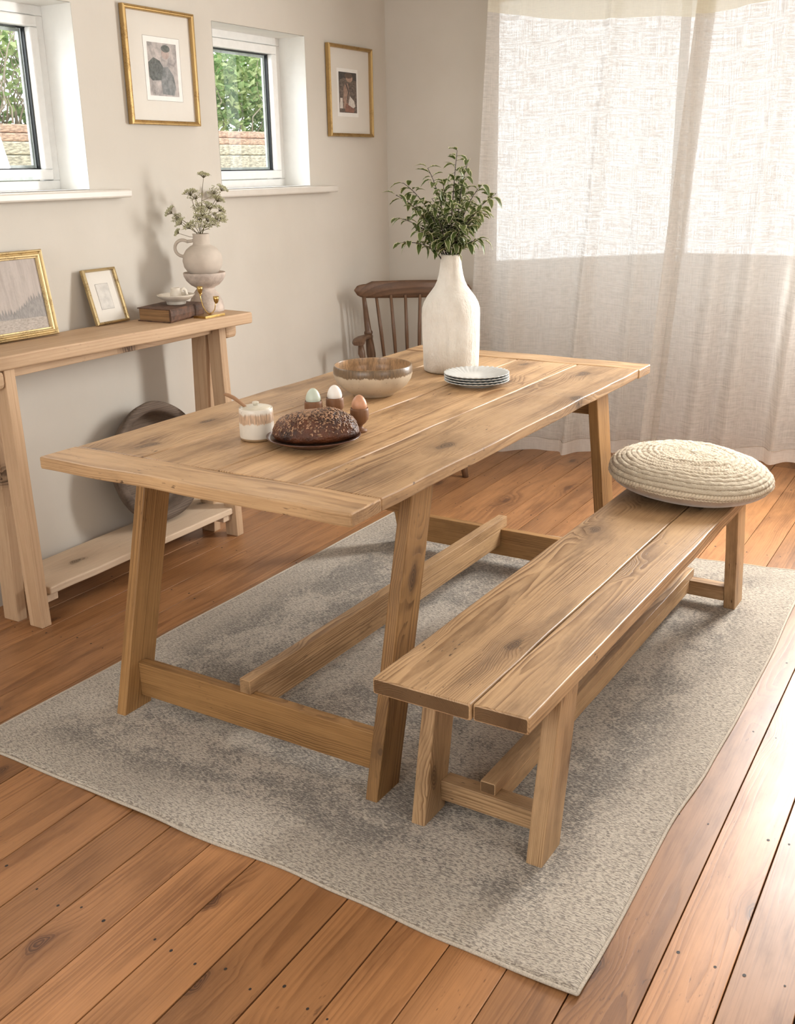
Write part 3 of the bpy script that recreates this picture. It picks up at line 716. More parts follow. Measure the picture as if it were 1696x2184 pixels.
# ================================================================== CUSHION
def cushion():
    c = BB(-.895, 3.215, ZB + .0); R0 = .253; th = .06
    root = thing('round_cushion', c, 'round braided jute cushion resting on the far end of the bench', 'cushion')
    tilt = Matrix.Translation(c + Vector((0, 0, .062))) @ Matrix.Rotation(math.radians(-4.5), 4, FW.cross(Vector((0, 0, 1))).cross(Vector((0, 0, 1))).normalized()) @ Matrix.Rotation(math.radians(2), 4, 'X')
    def prof(a):     # a : 90 deg apex .. 0 rim .. -90 underside
        ca, sa = max(0.0, math.cos(a)), math.sin(a)
        return R0 * ca ** .72, (.072 if sa > 0 else .060) * math.copysign(abs(sa) ** .92, sa)
    AE = math.radians(-5)
    nr, na = 170, 420; pitchr = .0165; P = []; G = []
    # arc length along the profile drives the coil spacing
    A_ = [math.radians(90) + (AE - math.radians(90)) * (i / nr) ** .8 for i in range(nr + 1)]
    arcs = [0]
    for a0, a1 in zip(A_, A_[1:]):
        (r0, z0), (r1, z1) = prof(a0), prof(a1); arcs.append(arcs[-1] + math.hypot(r1 - r0, z1 - z0))
    for i in range(nr + 1):
        r0, z0 = prof(A_[i]); s_ = arcs[i]; row = []; g = []
        r1, z1 = prof(A_[min(nr, i + 1)]); r2, z2 = prof(A_[max(0, i - 1)]); nl = Vector((z2 - z1, 0, r1 - r2)); nl = nl.normalized() if nl.length > 0 else Vector((0, 0, 1))
        for j in range(na):
            t = 2 * PI * j / na; k_ = 1 + .012 * math.sin(2 * t + 1) + .008 * math.sin(5 * t)
            ph = (s_ + pitchr * (t / (2 * PI)) + .003 * math.sin(3 * t)) / pitchr; fr = ph - math.floor(ph); arc = max(r0, .01) * t
            bulge = math.sin(PI * fr) ** .5
            brd = math.sin(2 * PI * (arc / .011 + abs(fr - .5) * 1.6)) * .5 + .5
            X, Y = r0 * math.cos(t), r0 * math.sin(t)
            h = .0040 * bulge * (.45 + .55 * brd) + .0034 * mnoise.noise(Vector((X * 60, Y * 60, z0 * 60))) + .005 * mnoise.noise(Vector((X * 8, Y * 8, 5)))
            h += .007 * math.exp(-((s_ - .13 - .02 * math.sin(t)) / .014) ** 2) * (.35 + .65 * max(0, math.sin(t + 2.2)))
            row.append(tilt @ Vector(((r0 + h * nl.x) * k_ * math.cos(t), (r0 + h * nl.x) * k_ * math.sin(t), z0 + h * nl.z))); g.append((arc, s_, bulge * (.4 + .6 * brd)))
        P.append(row); G.append(g)
    mb = MB(); mb.grid(P, G, closed=True)
    build('braided_cover', mb, M['jute'], root, fix=True)
    Q = []
    for i in range(31):
        a = math.radians(-90) + (AE + .10 - math.radians(-90)) * i / 30; r0, z0 = prof(a); row = []
        for j in range(192):
            t = 2 * PI * j / 192; k_ = 1 + .012 * math.sin(2 * t + 1) + .008 * math.sin(5 * t); w_ = .0012 * math.sin(48 * t) * (i / 30) ** 4
            row.append(tilt @ Vector(((r0 + w_ - .001) * k_ * math.cos(t), (r0 + w_ - .001) * k_ * math.sin(t), z0)))
        Q.append(row)
    b = MB(); b.grid(Q, closed=True); tag(build('backing', b, M['velvet'], root), label='plain taupe fabric underside')
    ztop = lambda q: .072 * max(0, 1 - q ** 2.8) ** .46
    fz = MB(); rr = random.Random(4)
    for i in range(260):
        t = rr.uniform(0, 2 * PI); q = rr.choice((rr.uniform(.9, 1.0), rr.random() ** .5)); r = q * R0
        p = tilt @ Vector((r * math.cos(t), r * math.sin(t), ztop(min(q, .995)) + .004)); d = Vector((rr.uniform(-1, 1), rr.uniform(-1, 1), rr.uniform(.1, 1.1))).normalized() * rr.uniform(.005, .016)
        fz.tube([p, p + d * .5 + Vector((0, 0, .001)), p + d], [.00035, .0003, .0002], 4)
    fz.gc = [(0, 0, 1)] * len(fz.v)
    tag(build('loose_fibres', fz, M['jute'], root, fix=False), kind='stuff')
cushion()

# ================================================================== CONSOLE TABLE by the wall
CA = math.radians(2.4); CTOP = .917; CTH = .044
cons = thing('console_table', (-2.72, 2.6, 0), 'narrow pale pine console table against the left wall', 'console table')
# top edge runs slightly out from the wall toward the back of the room
cy0, cy1 = 1.75, 3.300
def xf(y): return -2.655 + (y - 2.2) * .085
ct = MB(); p0 = Vector(((xf(cy0) + -2.905) / 2 + .0, cy0, CTOP - CTH / 2)); p1 = Vector(((xf(cy1) - 2.845) / 2, cy1, CTOP - CTH / 2))
beam(ct, p0, p1, (1, 0, 0), .262, CTH, bev=.006, n=14, wav=.003); build('top', ct, M['console'], cons)
zc = CTOP - CTH
for (ya, side) in ((2.143, 0), (3.180, 1)):
    for (xb0, xt0, w_) in ((-2.668 if not side else -2.662, -2.652 if side else -2.650, .052), (-2.79, -2.765, .05)):
        m = MB(); pb = Vector((xb0, ya + .02, 0.0)); ptp = Vector((xt0 - .035 if xb0 > -2.7 else xt0 - .0, ya + .02, zc - .0005))
        ax = (ptp - pb) / (ptp.z - pb.z)
        m.board(frame_m(pb, ax, (1, 0, 0), (0, 1, 0)), ptp.z - pb.z, .062 if xb0 > -2.7 else .07, .04, bev=.003, n=8, wav=.0015); build('leg', m, M['console'], cons)
ap = MB(); B(ap, -2.712, 1.85, -2.688, 3.17, zc - .034, zc - .0005, 'y', F=yawed(0), bev=.002, n=10, wav=.001)
build('apron_rail', ap, M['console'], cons)
for y0, y1 in ((2.085, 2.1425), (3.2205, 3.288)):
    cr = MB(); B(cr, -2.708, y0, -2.652, y1, zc - .058, zc - .001, 'y', F=yawed(0), bev=.014, n=3, wav=.0004); build('corbel', cr, M['console'], cons)
sh = MB(); B(sh, -2.885, 2.205, -2.648, 3.222, .097, .124, 'y', F=yawed(0), bev=.005, n=10, wav=.002); build('shelf', sh, M['shelfwood'], cons)
for y0, y1 in ((2.190, 2.245), (3.13, 3.178)):
    m = MB(); B(m, -2.87, y0, -2.66, y1, .07, .0965, 'x', F=yawed(0), bev=.003, n=3, wav=.0005); build('cleat', m, M['shelfwood'], cons)

# ================================================================== CURTAINS
def panel(name, label, xa_t, xb_t, xa_b, xb_b, yb, seed, zh0, zh1, ztop=2.40, zhead=2.12, folds=None, amp=.03):
    rr = random.Random(seed)
    root = thing(name, ((xa_b + xb_b) / 2, yb, zh0), label, 'curtain', 'sheer curtains across the bay')
    n = 260; m_ = 90
    fs = folds
    def off(u, v):      # u 0..1 across, v 0 at top .. 1 at hem
        a = 0
        for (c, w, h, dr) in fs:
            cc = c + dr * (v - .5)
            a += 1.8 * h * math.exp(-((u - cc) / w) ** 2)
        g = .45 + .75 * v
        a = a * g + .002 * math.sin(u * 40 + seed) * (1 - v) + .004 * mnoise.noise(Vector((u * 9, v * 5, seed)))
        return -a * (1.0 if v < .97 else 1.0)
    def pt(u, z, push=0):
        v = (ztop - z) / (ztop - zh0); x = (xa_t + (xb_t - xa_t) * u) * (1 - v) + (xa_b + (xb_b - xa_b) * u) * v
        return (x, yb + off(u, v) - push, z)
    def sheet(z0f, z1f, push, rows, mat, nm, lab=None):
        P = []; G = []
        for i in range(rows + 1):
            t = i / rows; row = []; g = []
            for j in range(n + 1):
                u = j / n; z = z0f(u) + (z1f(u) - z0f(u)) * t; p = pt(u, z, push); row.append(p); g.append((p[0] + off(u, .5) * .6, 0, z + .01 * math.sin(u * 9)))
            P.append(row); G.append(g)
        mb = MB(); mb.grid(P, G); o = build(nm, mb, mat, root, fix=False); return o
    zhem = lambda u: zh0 + (zh1 - zh0) * u + .006 * math.sin(u * 17 + seed)
    zst = lambda u: zhem(u) + .065 + .004 * math.sin(u * 23)
    zhd = lambda u: zhead - .10 * (u if seed == 1 else (1 - u) * .4 + .25) * 1.0 + .012 * math.sin(u * 7 + seed * 2)
    sheet(zst, zhd, 0, m_, M['curtain'], 'cloth')
    sheet(zhem, zst, .0015, 6, M['hem'], 'hem')
    sheet(zhd, lambda u: ztop, .0015, 16, M['header'], 'header')
    tmb = MB(); tmb.tube([(lambda p: (p[0], p[1] - .002, p[2]))(pt(j / n, zst(j / n), .0015)) for j in range(0, n + 1, 2)], .0011, 5)
    build('stitching', tmb, M['thread'], root, fix=False)
# folds : (centre, width, forward push, sideways drift down the drop)
panel('curtain_panel', 'left sheer white linen curtain panel hanging behind the table and chair', -2.285, -1.22, -2.385, -1.38, 4.885, 1, .006, .10,
      folds=[(.0, .05, .045, 0), (.17, .05, .022, .03), (.42, .07, .016, .05), (.56, .028, .04, -.03), (.79, .035, .022, .0), (.98, .05, .025, 0)])
panel('curtain_panel', 'right sheer white linen curtain panel overlapping in front at the edge of the photo', -1.29, -.50, -1.44, -.56, 4.845, 2, .105, .15,
      folds=[(0, .03, .03, 0), (.27, .055, .03, .0), (.46, .05, .035, -.04), (.70, .045, .045, 0), (.97, .07, .04, 0)])
# radiator standing in the bay behind the sheer curtain
rad = thing('radiator', (-.96, 5.72, .1), 'pale panel radiator seen through the right sheer curtain', 'radiator')
m = MB(); m.box((-1.47, 5.66, .13), (-.46, 5.70, .70)); m.box((-1.45, 5.74, .14), (-.48, 5.78, .69)); build('panels', m, M['radiator'], rad, bevel=.006)
m = MB(); m.box((-1.47, 5.66, .7005), (-.46, 5.785, .712)); build('top_grille', m, M['radiator'], rad)
m = MB(); m.tube([(-1.4, 5.72, 0), (-1.4, 5.72, .15)], .011, 10); build('pipe', m, M['radiator'], rad)
m = MB(); m.tube([(-.52, 5.72, 0), (-.52, 5.72, .15)], .011, 10); build('pipe', m, M['radiator'], rad)

# ================================================================== PICTURES
def mitre(mb, w, h, prof, mat, mi=0):
    """picture frame moulding; prof = [(inset from outer edge, height)], local plane x,y, z outwards, origin = lower left."""
    P = []
    for (d, t) in prof:
        P.append([mat @ Vector((d, d, t)), mat @ Vector((w - d, d, t)), mat @ Vector((w - d, h - d, t)), mat @ Vector((d, h - d, t))])
    for a, b in zip(P, P[1:]):
        for k in range(4):
            l = (k + 1) % 4; mb.add([a[k], a[l], b[l], b[k]], [(0, 1, 2, 3)], mi=mi)
def quad(mb, mat, x0, y0, x1, y1, z, mi=0):
    mb.add([mat @ Vector((x0, y0, z)), mat @ Vector((x1, y0, z)), mat @ Vector((x1, y1, z)), mat @ Vector((x0, y1, z))], [(0, 1, 2, 3)], mi=mi)
def blob(mb, mat, pts, z, mi):
    mb.add([mat @ Vector((x, y, z)) for x, y in pts], [tuple(range(len(pts)))], mi=mi)
def ell(cx, cy, rx, ry, n=18, rot=0):
    return [(cx + rx * math.cos(a) * math.cos(rot) - ry * math.sin(a) * math.sin(rot), cy + rx * math.cos(a) * math.sin(rot) + ry * math.sin(a) * math.cos(rot)) for a in [2 * PI * i / n for i in range(n)]]
def pic_mat(name, stops, scale, seed, stretch=(1, 1, 1), rough=.6, warm=0):
    m, nt, out = new_mat(name); k = N(nt); o = k.vadd(k.vmul(k.obj(), stretch), (seed, seed, seed))
    n = k.noise(o, scale, 6, .65, .4); cr_ = k.n('ShaderNodeValToRGB'); el = cr_.color_ramp.elements
    while len(el) < len(stops): el.new(.5)
    for e, (p, c) in zip(el, stops): e.position = p; e.color = tuple(c) + (1,)
    k.put(cr_.inputs[0], n); k.bsdf(out, cr_.outputs[0], rough, spec=.3); return m
def picture(name, label, mat, w, h, prof, gmat, photo, glassz, mount=None, fig=None, group=None, back=.004, inner=.016, line=True, cat='picture frame'):
    o0 = mat @ Vector((w / 2, 0, 0)); root = thing(name, o0, label, cat, group)
    f = MB(); mitre(f, w, h, prof, mat); f.add([mat @ Vector(p) for p in ((0, 0, 0), (w, 0, 0), (w, h, 0), (0, h, 0))], [(0, 1, 2, 3)])
    build('frame', f, gmat, root)
    if mount:
        x0, y0, x1, y1 = mount; b = MB(); quad(b, mat, inner - .002, inner - .002, w - inner + .002, h - inner + .002, back); build('mount', b, M['mat'], root, fix=False)
        if line:
            l = MB(); t = .0009
            for q in ((x0 - t, y0 - t, x1 + t, y0), (x0 - t, y1, x1 + t, y1 + t), (x0 - t, y0, x0, y1), (x1, y0, x1 + t, y1)): quad(l, mat, *q, back + .0006)
            build('mount_line', l, M['matcut'], root, fix=False)
    p = MB(); x0, y0, x1, y1 = photo
    if mount: quad(p, mat, mount[0], mount[1], mount[2], mount[3], back + .0003, 1)
    quad(p, mat, x0, y0, x1, y1, back + .0008, 0)
    mats = fig(p, mat, x0, y0, x1, y1, back + .0012)
    build('photograph', p, mats, root, fix=False)
    g = MB(); quad(g, mat, inner - .003, inner - .003, w - inner + .003, h - inner + .003, glassz); build('glass', g, M['picglass'], root, fix=False)
    return root
PROF = [(0, 0), (0, .018), (.002, .021), (.006, .022), (.008, .019), (.011, .018), (.013, .0195), (.0155, .018), (.016, .004)]
WP = lambda y, z: frame_m((WX + .004, y, z), (0, 1, 0), (0, 0, 1), (1, 0, 0))
def fig1(p, mat, x0, y0, x1, y1, z):
    W, Hh = x1 - x0, y1 - y0; X = lambda a: x0 + a * W; Y = lambda b: y0 + b * Hh
    blob(p, mat, [(X(.0), Y(.62)), (X(.18), Y(.72)), (X(.40), Y(.66)), (X(.52), Y(.52)), (X(.40), Y(.30)), (X(.1), Y(.28)), (X(0), Y(.35))], z, 2)
    blob(p, mat, [(X(.42), Y(.04)), (X(.40), Y(.3)), (X(.5), Y(.55)), (X(.66), Y(.56)), (X(.84), Y(.4)), (X(.90), Y(.18)), (X(.82), Y(.02))], z + .0002, 3)
    blob(p, mat, ell(X(.60), Y(.80), .13 * W, .10 * Hh), z + .0003, 4); blob(p, mat, ell(X(.62), Y(.90), .15 * W, .07 * Hh), z + .0004, 2)
    return [pic_mat('faded_grey_scene', [(.3, (.20, .19, .18)), (.5, (.42, .38, .36)), (.7, (.60, .53, .50))], 30, 4), M['paper'], pic_mat('dark_shrub_tone', [(.3, (.03, .035, .03)), (.6, (.14, .15, .14))], 90, 2),
            pic_mat('grey_cloth_tone', [(.35, (.13, .14, .14)), (.65, (.28, .285, .28))], 50, 3), pic_mat('pale_skin_tone', [(.4, (.36, .28, .25)), (.6, (.48, .38, .34))], 20, 8)]
picture('picture_frame', 'larger-looking gold frame with pale mount between the two small windows', WP(3.062, 1.617), .386, .408, PROF, M['gold'],
        (.125, .105, .285, .292), .014, mount=(.105, .088, .305, .312), fig=fig1, group='gold frames on the left wall')
def fig2(p, mat, x0, y0, x1, y1, z):
    W, Hh = x1 - x0, y1 - y0; X = lambda a: x0 + a * W; Y = lambda b: y0 + b * Hh
    blob(p, mat, [(X(0), Y(.78)), (X(.25), Y(.86)), (X(.6), Y(.84)), (X(1), Y(.80)), (X(1), Y(1)), (X(0), Y(1))], z, 2)
    blob(p, mat, [(X(.30), Y(.02)), (X(.32), Y(.22)), (X(.62), Y(.26)), (X(.85), Y(.10)), (X(.82), Y(.01))], z + .0002, 5)   # skirt, reddish brown
    blob(p, mat, [(X(.50), Y(.20)), (X(.60), Y(.42)), (X(.84), Y(.30)), (X(.90), Y(.16)), (X(.78), Y(.12))], z + .0003, 6)   # white cloth
    blob(p, mat, [(X(.24), Y(.24)), (X(.24), Y(.58)), (X(.34), Y(.74)), (X(.50), Y(.72)), (X(.58), Y(.50)), (X(.50), Y(.30)), (X(.44), Y(.22))], z + .0004, 3)
    blob(p, mat, [(X(.22), Y(.1)), (X(.24), Y(.5)), (X(.36), Y(.5)), (X(.34), Y(.1))], z + .0005, 3)
    blob(p, mat, [(X(.34), Y(.73)), (X(.42), Y(.73)), (X(.56), Y(.52)), (X(.44), Y(.24)), (X(.40), Y(.24)), (X(.50), Y(.52))], z + .0006, 2)  # dark strap
    blob(p, mat, ell(X(.58), Y(.86), .19 * W, .10 * Hh), z + .0007, 4); blob(p, mat, ell(X(.54), Y(.92), .22 * W, .07 * Hh), z + .0008, 7)
    blob(p, mat, [(X(.02), Y(.18)), (X(.06), Y(.36)), (X(.18), Y(.36)), (X(.2), Y(.1)), (X(.02), Y(.1))], z + .0002, 6)
    return [pic_mat('brown_meadow_tone', [(.3, (.04, .028, .022)), (.5, (.11, .08, .065)), (.7, (.24, .18, .15))], 70, 14, (1, 1, 2)), M['paper'], simple('dark_treeline_tone', (.03, .022, .02), .6, var=.4, nscale=120),
            simple('tan_blouse_tone', (.36, .23, .17), .6, var=.2, nscale=90), simple('skin_tone', (.42, .27, .20), .6), simple('rust_skirt_tone', (.24, .10, .065), .6, var=.2, nscale=80), simple('white_cloth_tone', (.66, .60, .54), .6, var=.1, nscale=90), simple('brown_hair_tone', (.10, .055, .035), .6, var=.3, nscale=150)]
picture('picture_frame', 'smaller-looking gold frame beside the room corner holding a photo of a seated person', WP(4.392, 1.594), .392, .410, PROF, M['gold'],
        (.100, .110, .258, .292), .014, mount=(.085, .092, .272, .308), fig=fig2, group='gold frames on the left wall', line=False)
# two frames leaning on the console
def lean(y0, xb, zb, xt, zt, yaw=0):
    u = Vector((xt - xb, 0, zt - zb)).normalized(); w = Vector((math.sin(yaw), math.cos(yaw), 0)); n = w.cross(u); u = n.cross(w); return frame_m((xb, y0, zb), w, u, n)
def fig3(p, mat, x0, y0, x1, y1, z):
    W, Hh = x1 - x0, y1 - y0; X = lambda a: x0 + a * W; Y = lambda b: y0 + b * Hh; rr = random.Random(3)
    pts = [(X(0), Y(.30))]; 
    for i in range(61):
        a = i / 60; pts.append((X(a), Y(.34 + .10 * math.sin(a * 7 + 1) + (.10 if i % 2 else 0) * rr.uniform(.3, 1))))
    pts.append((X(1), Y(.16))); pts.append((X(0), Y(.16))); blob(p, mat, pts, z, 1)
    blob(p, mat, [(X(0), Y(0)), (X(1), Y(0)), (X(1), Y(.17)), (X(0), Y(.2))], z + .0002, 2)
    return [pic_mat('misty_forest_tone', [(.3, (.40, .345, .31)), (.7, (.56, .50, .455))], 12, 6, (1, 5, .6)), pic_mat('fir_tone', [(.3, (.22, .21, .20)), (.6, (.36, .335, .315))], 60, 3, (1, 3, 1)), pic_mat('meadow_tone', [(.3, (.28, .24, .20)), (.6, (.52, .46, .41))], 90, 9, (1, 1, 4))]
PROF3 = [(0, 0), (0, .014), (.003, .019), (.007, .020), (.010, .014), (.013, .013), (.016, .017), (.021, .018), (.023, .013), (.027, .012), (.029, .004)]
picture('photo_frame', 'wide gilt frame with misty forest print leaning on console, cut by photo edge', lean(2.150, -2.868, CTOP + .001, -2.912, CTOP + .283, math.radians(3.5)), .388, .288, PROF3, M['goldpale'],
        (.026, .026, .362, .262), .010, fig=fig3, group='frames leaning on the console', inner=.028, back=.006)
def fig4(p, mat, x0, y0, x1, y1, z):
    return [simple('pale_sketch_tone', (.60, .57, .52), .6, var=.1, nscale=30), M['mat']]
PROF4 = [(0, 0), (0, .012), (.002, .0165), (.005, .018), (.008, .0165), (.0095, .013), (.010, .003)]
picture('photo_frame', 'small slim gold frame with a wide pale mount leaning beside the old book', lean(2.728, -2.850, CTOP + .001, -2.903, CTOP + .19), .162, .202, PROF4, M['goldpale'],
        (.050, .055, .112, .147), .011, mount=(.050, .055, .112, .147), fig=fig4, group='frames leaning on the console', inner=.010, back=.003)

# ================================================================== CONSOLE ITEMS
bk = thing('old_book', (-2.72, 3.03, CTOP), 'thick old brown leather book lying under the candle dish', 'book')
bx = Vector((-1, .0, 0)).normalized(); by = Vector((-.17, .985, 0)).normalized(); o = Vector((-2.652, 2.905, CTOP + .0005))
fm = frame_m(o, bx, by, (0, 0, 1))
m = MB()
def obox(mb, mat, x0, y0, z0, x1, y1, z1, **k):
    V = [mat @ Vector(p) for p in ((x0, y0, z0), (x1, y0, z0), (x1, y1, z0), (x0, y1, z0), (x0, y0, z1), (x1, y0, z1), (x1, y1, z1), (x0, y1, z1))]
    mb.add(V, [(0, 3, 2, 1), (4, 5, 6, 7), (0, 1, 5, 4), (1, 2, 6, 5), (2, 3, 7, 6), (3, 0, 4, 7)], **k)
obox(m, fm, 0, 0, 0, .16, .235, .0035); obox(m, fm, 0, 0, .0455, .16, .235, .049); 
# rounded spine facing the room
prof = [(-.0, .0), (-.004, .006), (-.006, .0245), (-.004, .043), (0, .049)]
V = [fm @ Vector((x, y, z)) for y in (0, .235) for x, z in prof] + [fm @ Vector((.004, y, z)) for y in (0, .235) for z in (0, .049)]
m.add(V, [(i, i + 1, i + 6, i + 5) for i in range(4)] + [(0, 10, 11, 4, 3, 2, 1), (5, 6, 7, 8, 9, 13, 12)])
build('cover', m, M['leather'], bk)
m = MB(); obox(m, fm, .003, .005, .0035, .154, .230, .0455); build('page_block', m, M['pages'], bk)
# chamberstick
cd = Vector((-2.742, 3.045, CTOP + .0500)); ch = thing('candle_dish', cd, 'low bone-coloured chamberstick dish standing on the old book', 'candle holder')
m = MB(); m.lathe([(0, 0), (.034, 0), (.036, .002), (.037, .011), (.040, .013), (.062, .024), (.070, .033), (.0715, .036), (.069, .037), (.060, .029), (.036, .021), (0, .020)], c=cd); build('dish', m, M['bone'], ch)
m = MB(); m.lathe([(.0225, .0205), (.0215, .03), (.0175, .058), (.0165, .061), (.0145, .061), (.0135, .056), (.0135, .04), (0, .04)], c=cd); build('cup', m, M['bone'], ch)
m = MB(); hd = Vector((.35, .93, 0)).normalized(); m.tube([cd + hd * a + Vector((0, 0, b)) for a, b in ((.019, .040), (.026, .052), (.036, .055), (.043, .047), (.046, .034), (.050, .026))], [.004, .0045, .0045, .0045, .0045, .004], 8, flat=1.5); build('handle', m, M['bone'], ch)
# hourglass stone pedestal, jug, dried flowers
pc = Vector((-2.755, 3.235, CTOP))
ns = lambda r, z, t, i: r * (1 + .012 * mnoise.noise(Vector((math.cos(t) * 4, math.sin(t) * 4, z * 40)))) 
m = MB(); m.lathe([(0, 0), (.066, 0), (.069, .003), (.069, .018), (.063, .042), (.052, .066), (.040, .082), (.034, .088), (.038, .094), (.056, .104), (.072, .120), (.081, .138), (.083, .150), (.081, .152), (.077, .148), (.06, .142), (.04, .140), (0, .140)], c=pc, rfun=ns)
tag(build('stone_pedestal', m, M['stone'], loc=pc), 'hourglass-shaped rough pink-beige stone pedestal under the round jug', 'pedestal')
jz = Vector((pc.x - .004, pc.y, CTOP + .1405)); jug = thing('jug', jz, 'matt round bisque jug with ring handle on the stone pedestal', 'jug')
m = MB(); m.lathe([(0, 0), (.042, 0), (.060, .012), (.073, .032), (.078, .055), (.074, .078), (.062, .098), (.046, .111), (.034, .117), (.0325, .122), (.0315, .152), (.033, .158), (.030, .158), (.028, .150), (.028, .12), (0, .12)], c=jz); build('body', m, M['bisque'], jug)
hdir = -RX.copy(); hdir.z = 0; hdir.normalize()
m = MB(); cc = jz + hdir * .074 + Vector((0, 0, .104)); m.tube([cc + hdir * math.cos(a) * .031 + Vector((0, 0, 1)) * math.sin(a) * .031 for a in [math.radians(q) for q in range(-108, 140, 14)]], .0062, 10, flat=1.0); m.tube([cc + hdir * math.cos(math.radians(126)) * .031 + Vector((0, 0, .025)), jz + hdir * .036 + Vector((0, 0, .131)), jz + hdir * .028 + Vector((0, 0, .133))], .0062, 10)
build('handle', m, M['bisque'], jug)
# dried umbels
RXh = Vector((.866, .5, 0)); DP = Vector((-.5, .866, 0))
fo = jz + Vector((0, 0, .15))
bun = thing('dried_flower_stems', jz + Vector((0, 0, .126)), 'sprays of small greenish dried umbel flowers standing in the round jug', 'dried flowers')
rr = random.Random(11)
def umbel(mb, st_, p, d, R_, n):
    d = d.normalized(); a = d.orthogonal().normalized(); b = d.cross(a)
    for i in range(n):
        t = i * 2.4; q = math.sqrt((i + .5) / n); e = p + d * R_ * (.75 - .25 * q * q + rr.uniform(-.08, .08)) + (a * math.cos(t) + b * math.sin(t)) * R_ * q * 1.0
        st_.tube([p, p + (e - p) * .5 + d * R_ * .06, e], [.0006, .0005, .0005], 4)
        for k in range(7):
            g = e + Vector((rr.uniform(-1, 1), rr.uniform(-1, 1), rr.uniform(-.5, 1))) * .0048; s_ = rr.uniform(.0016, .0027)
            mb.add([g + Vector(v) * s_ for v in ((1, 0, 0), (-1, 0, 0), (0, 1, 0), (0, -1, 0), (0, 0, 1), (0, 0, -1))], [(0, 2, 4), (2, 1, 4), (1, 3, 4), (3, 0, 4), (2, 0, 5), (1, 2, 5), (3, 1, 5), (0, 3, 5)])
stems = [  # tip (right, up, depth) in metres from the jug mouth, with side umbels
    ((.026, .214, .0), [(.018, .15, .25, .028), (-.018, .135, .05, .03), (.035, .10, .0, .03), (.02, .075, -.06, .032)], .024),
    ((-.030, .150, .01), [(-.022, .095, .1, .024), (-.004, .055, .02, .028)], .028),
    ((.090, .165, .0), [(.068, .125, .02, .026), (.075, .09, .01, .022), (.088, .062, -.04, .022), (.055, .055, .03, .028)], .024),
    ((-.105, .085, .0), [(-.068, .045, -.02, .022), (-.088, .060, .03, .022), (-.085, .01, .0, .016)], .026),
    ((-.015, .035, -.03), [(-.035, .028, -.02, .026), (.018, .03, -.03, .028)], .026),
    ((.030, .052, .0), [(.012, .085, .03, .028), (.05, .04, -.02, .024)], .028)]
for tip, sides, R_ in stems:
    sm = MB(); fm_ = MB(); tp = fo + RXh * tip[0] + Vector((0, 0, tip[1])) + DP * tip[2]
    c1 = fo + RXh * tip[0] * .25 + Vector((0, 0, tip[1] * .5)); b0 = jz + Vector((0, 0, .125)) + RXh * tip[0] * -.05
    pts = [((1 - t) ** 2) * b0 + 2 * t * (1 - t) * c1 + t * t * tp for t in [i / 8 for i in range(9)]]
    sm.tube(pts, [.0016] * 5 + [.0013, .0012, .001, .0008], 6); umbel(fm_, sm, tp, pts[-1] - pts[-2] + Vector((0, 0, .004)), R_, 24)
    for (a, b, c, r_) in sides:
        q = fo + RXh * a + Vector((0, 0, b)) + DP * c; j = min(pts, key=lambda v: (v - q).length + max(0, v.z - q.z + .015) * 6)
        mid = (j + q) / 2 + Vector((0, 0, -.004)); sm.tube([j, mid, q], [.0012, .001, .0008], 5); umbel(fm_, sm, q, (q - mid) + Vector((0, 0, .01)), r_, 22)
    so = build('stem', sm, M['umbelstem'], bun, fix=False); tag(build('umbels', fm_, M['umbel'], so, fix=False), kind='stuff')
# brass twin candle holder
bh = Vector((-2.635, 3.105, CTOP + .0005)); br = thing('brass_candle_holder', bh, 'small brass Y-shaped candle holder with two cups in front of the stone pedestal', 'candle holder')
bdx = Vector((-.0, 1.0, 0)).normalized(); bdy = Vector((1, 0, 0))
m = MB(); obox(m, frame_m(bh, bdx, bdy, (0, 0, 1)), -.058, -.030, 0, .058, .030, .009); build('base_plate', m, M['brass'], br, bevel=.0012)
U = lambda a, b: bh + RXh * a + Vector((0, 0, .009 + b))
m = MB(); m.tube([U(0, 0), U(-.012, .012), U(-.022, .030), U(-.027, .052), U(-.030, .074), U(-.034, .082)], [.003, .003, .0028, .0028, .0026, .0024], 10, flat=.7)
m.tube([U(0, 0), U(.012, .006), U(.022, .018), U(.025, .032), U(.027, .044)], [.003, .003, .0028, .0026, .0024], 10, flat=.7)
m.tube([U(-.030, .070), U(-.024, .080)], .0022, 8); build('arms', m, M['brass'], br)
for a, b in ((-.029, .078), (.030, .040)):
    m = MB(); m.lathe([(0, 0), (.004, .001), (.0085, .008), (.0105, .018), (.011, .027), (.0095, .027), (.009, .018), (0, .014)], c=U(a, b), seg=28); build('cup', m, M['brass'], br)
# carved wooden bowl on the shelf
bc = Vector((-2.80, 2.925, .366)); R0 = .237
ax = Vector((1, -.02, .16)).normalized(); bmx = frame_m(bc, (ax.cross(Vector((0, 1, 0)))).normalized() * -1, Vector((0, 1, 0)), ax)
q_ = ax.cross(Vector((0, 1, 0))).normalized(); yv = q_.cross(ax)
bmx = frame_m(bc, q_, yv, ax) if Vector(q_).cross(yv).dot(ax) > 0 else frame_m(bc, yv, q_, ax)
m = MB(); wob = lambda r, z, t, i: r * (1 + .018 * math.sin(2 * t + .5) + .01 * math.sin(5 * t) + .006 * mnoise.noise(Vector((math.cos(t) * 5, math.sin(t) * 5, z * 30))))
m.lathe([(0, -.090), (.09, -.090), (.15, -.080), (.2, -.048), (.228, -.016), (.237, .012), (.235, .020), (.222, .024), (.203, .021), (.196, .010), (.190, -.022), (.176, -.050), (.13, -.066), (.06, -.072), (0, -.073)], mat=bmx, rfun=wob, seg=80, grain=False)
for i in range(len(m.gc)): m.gc[i] = (m.gc[i][0] + 2, m.gc[i][1] + .02, m.gc[i][2] + .1)
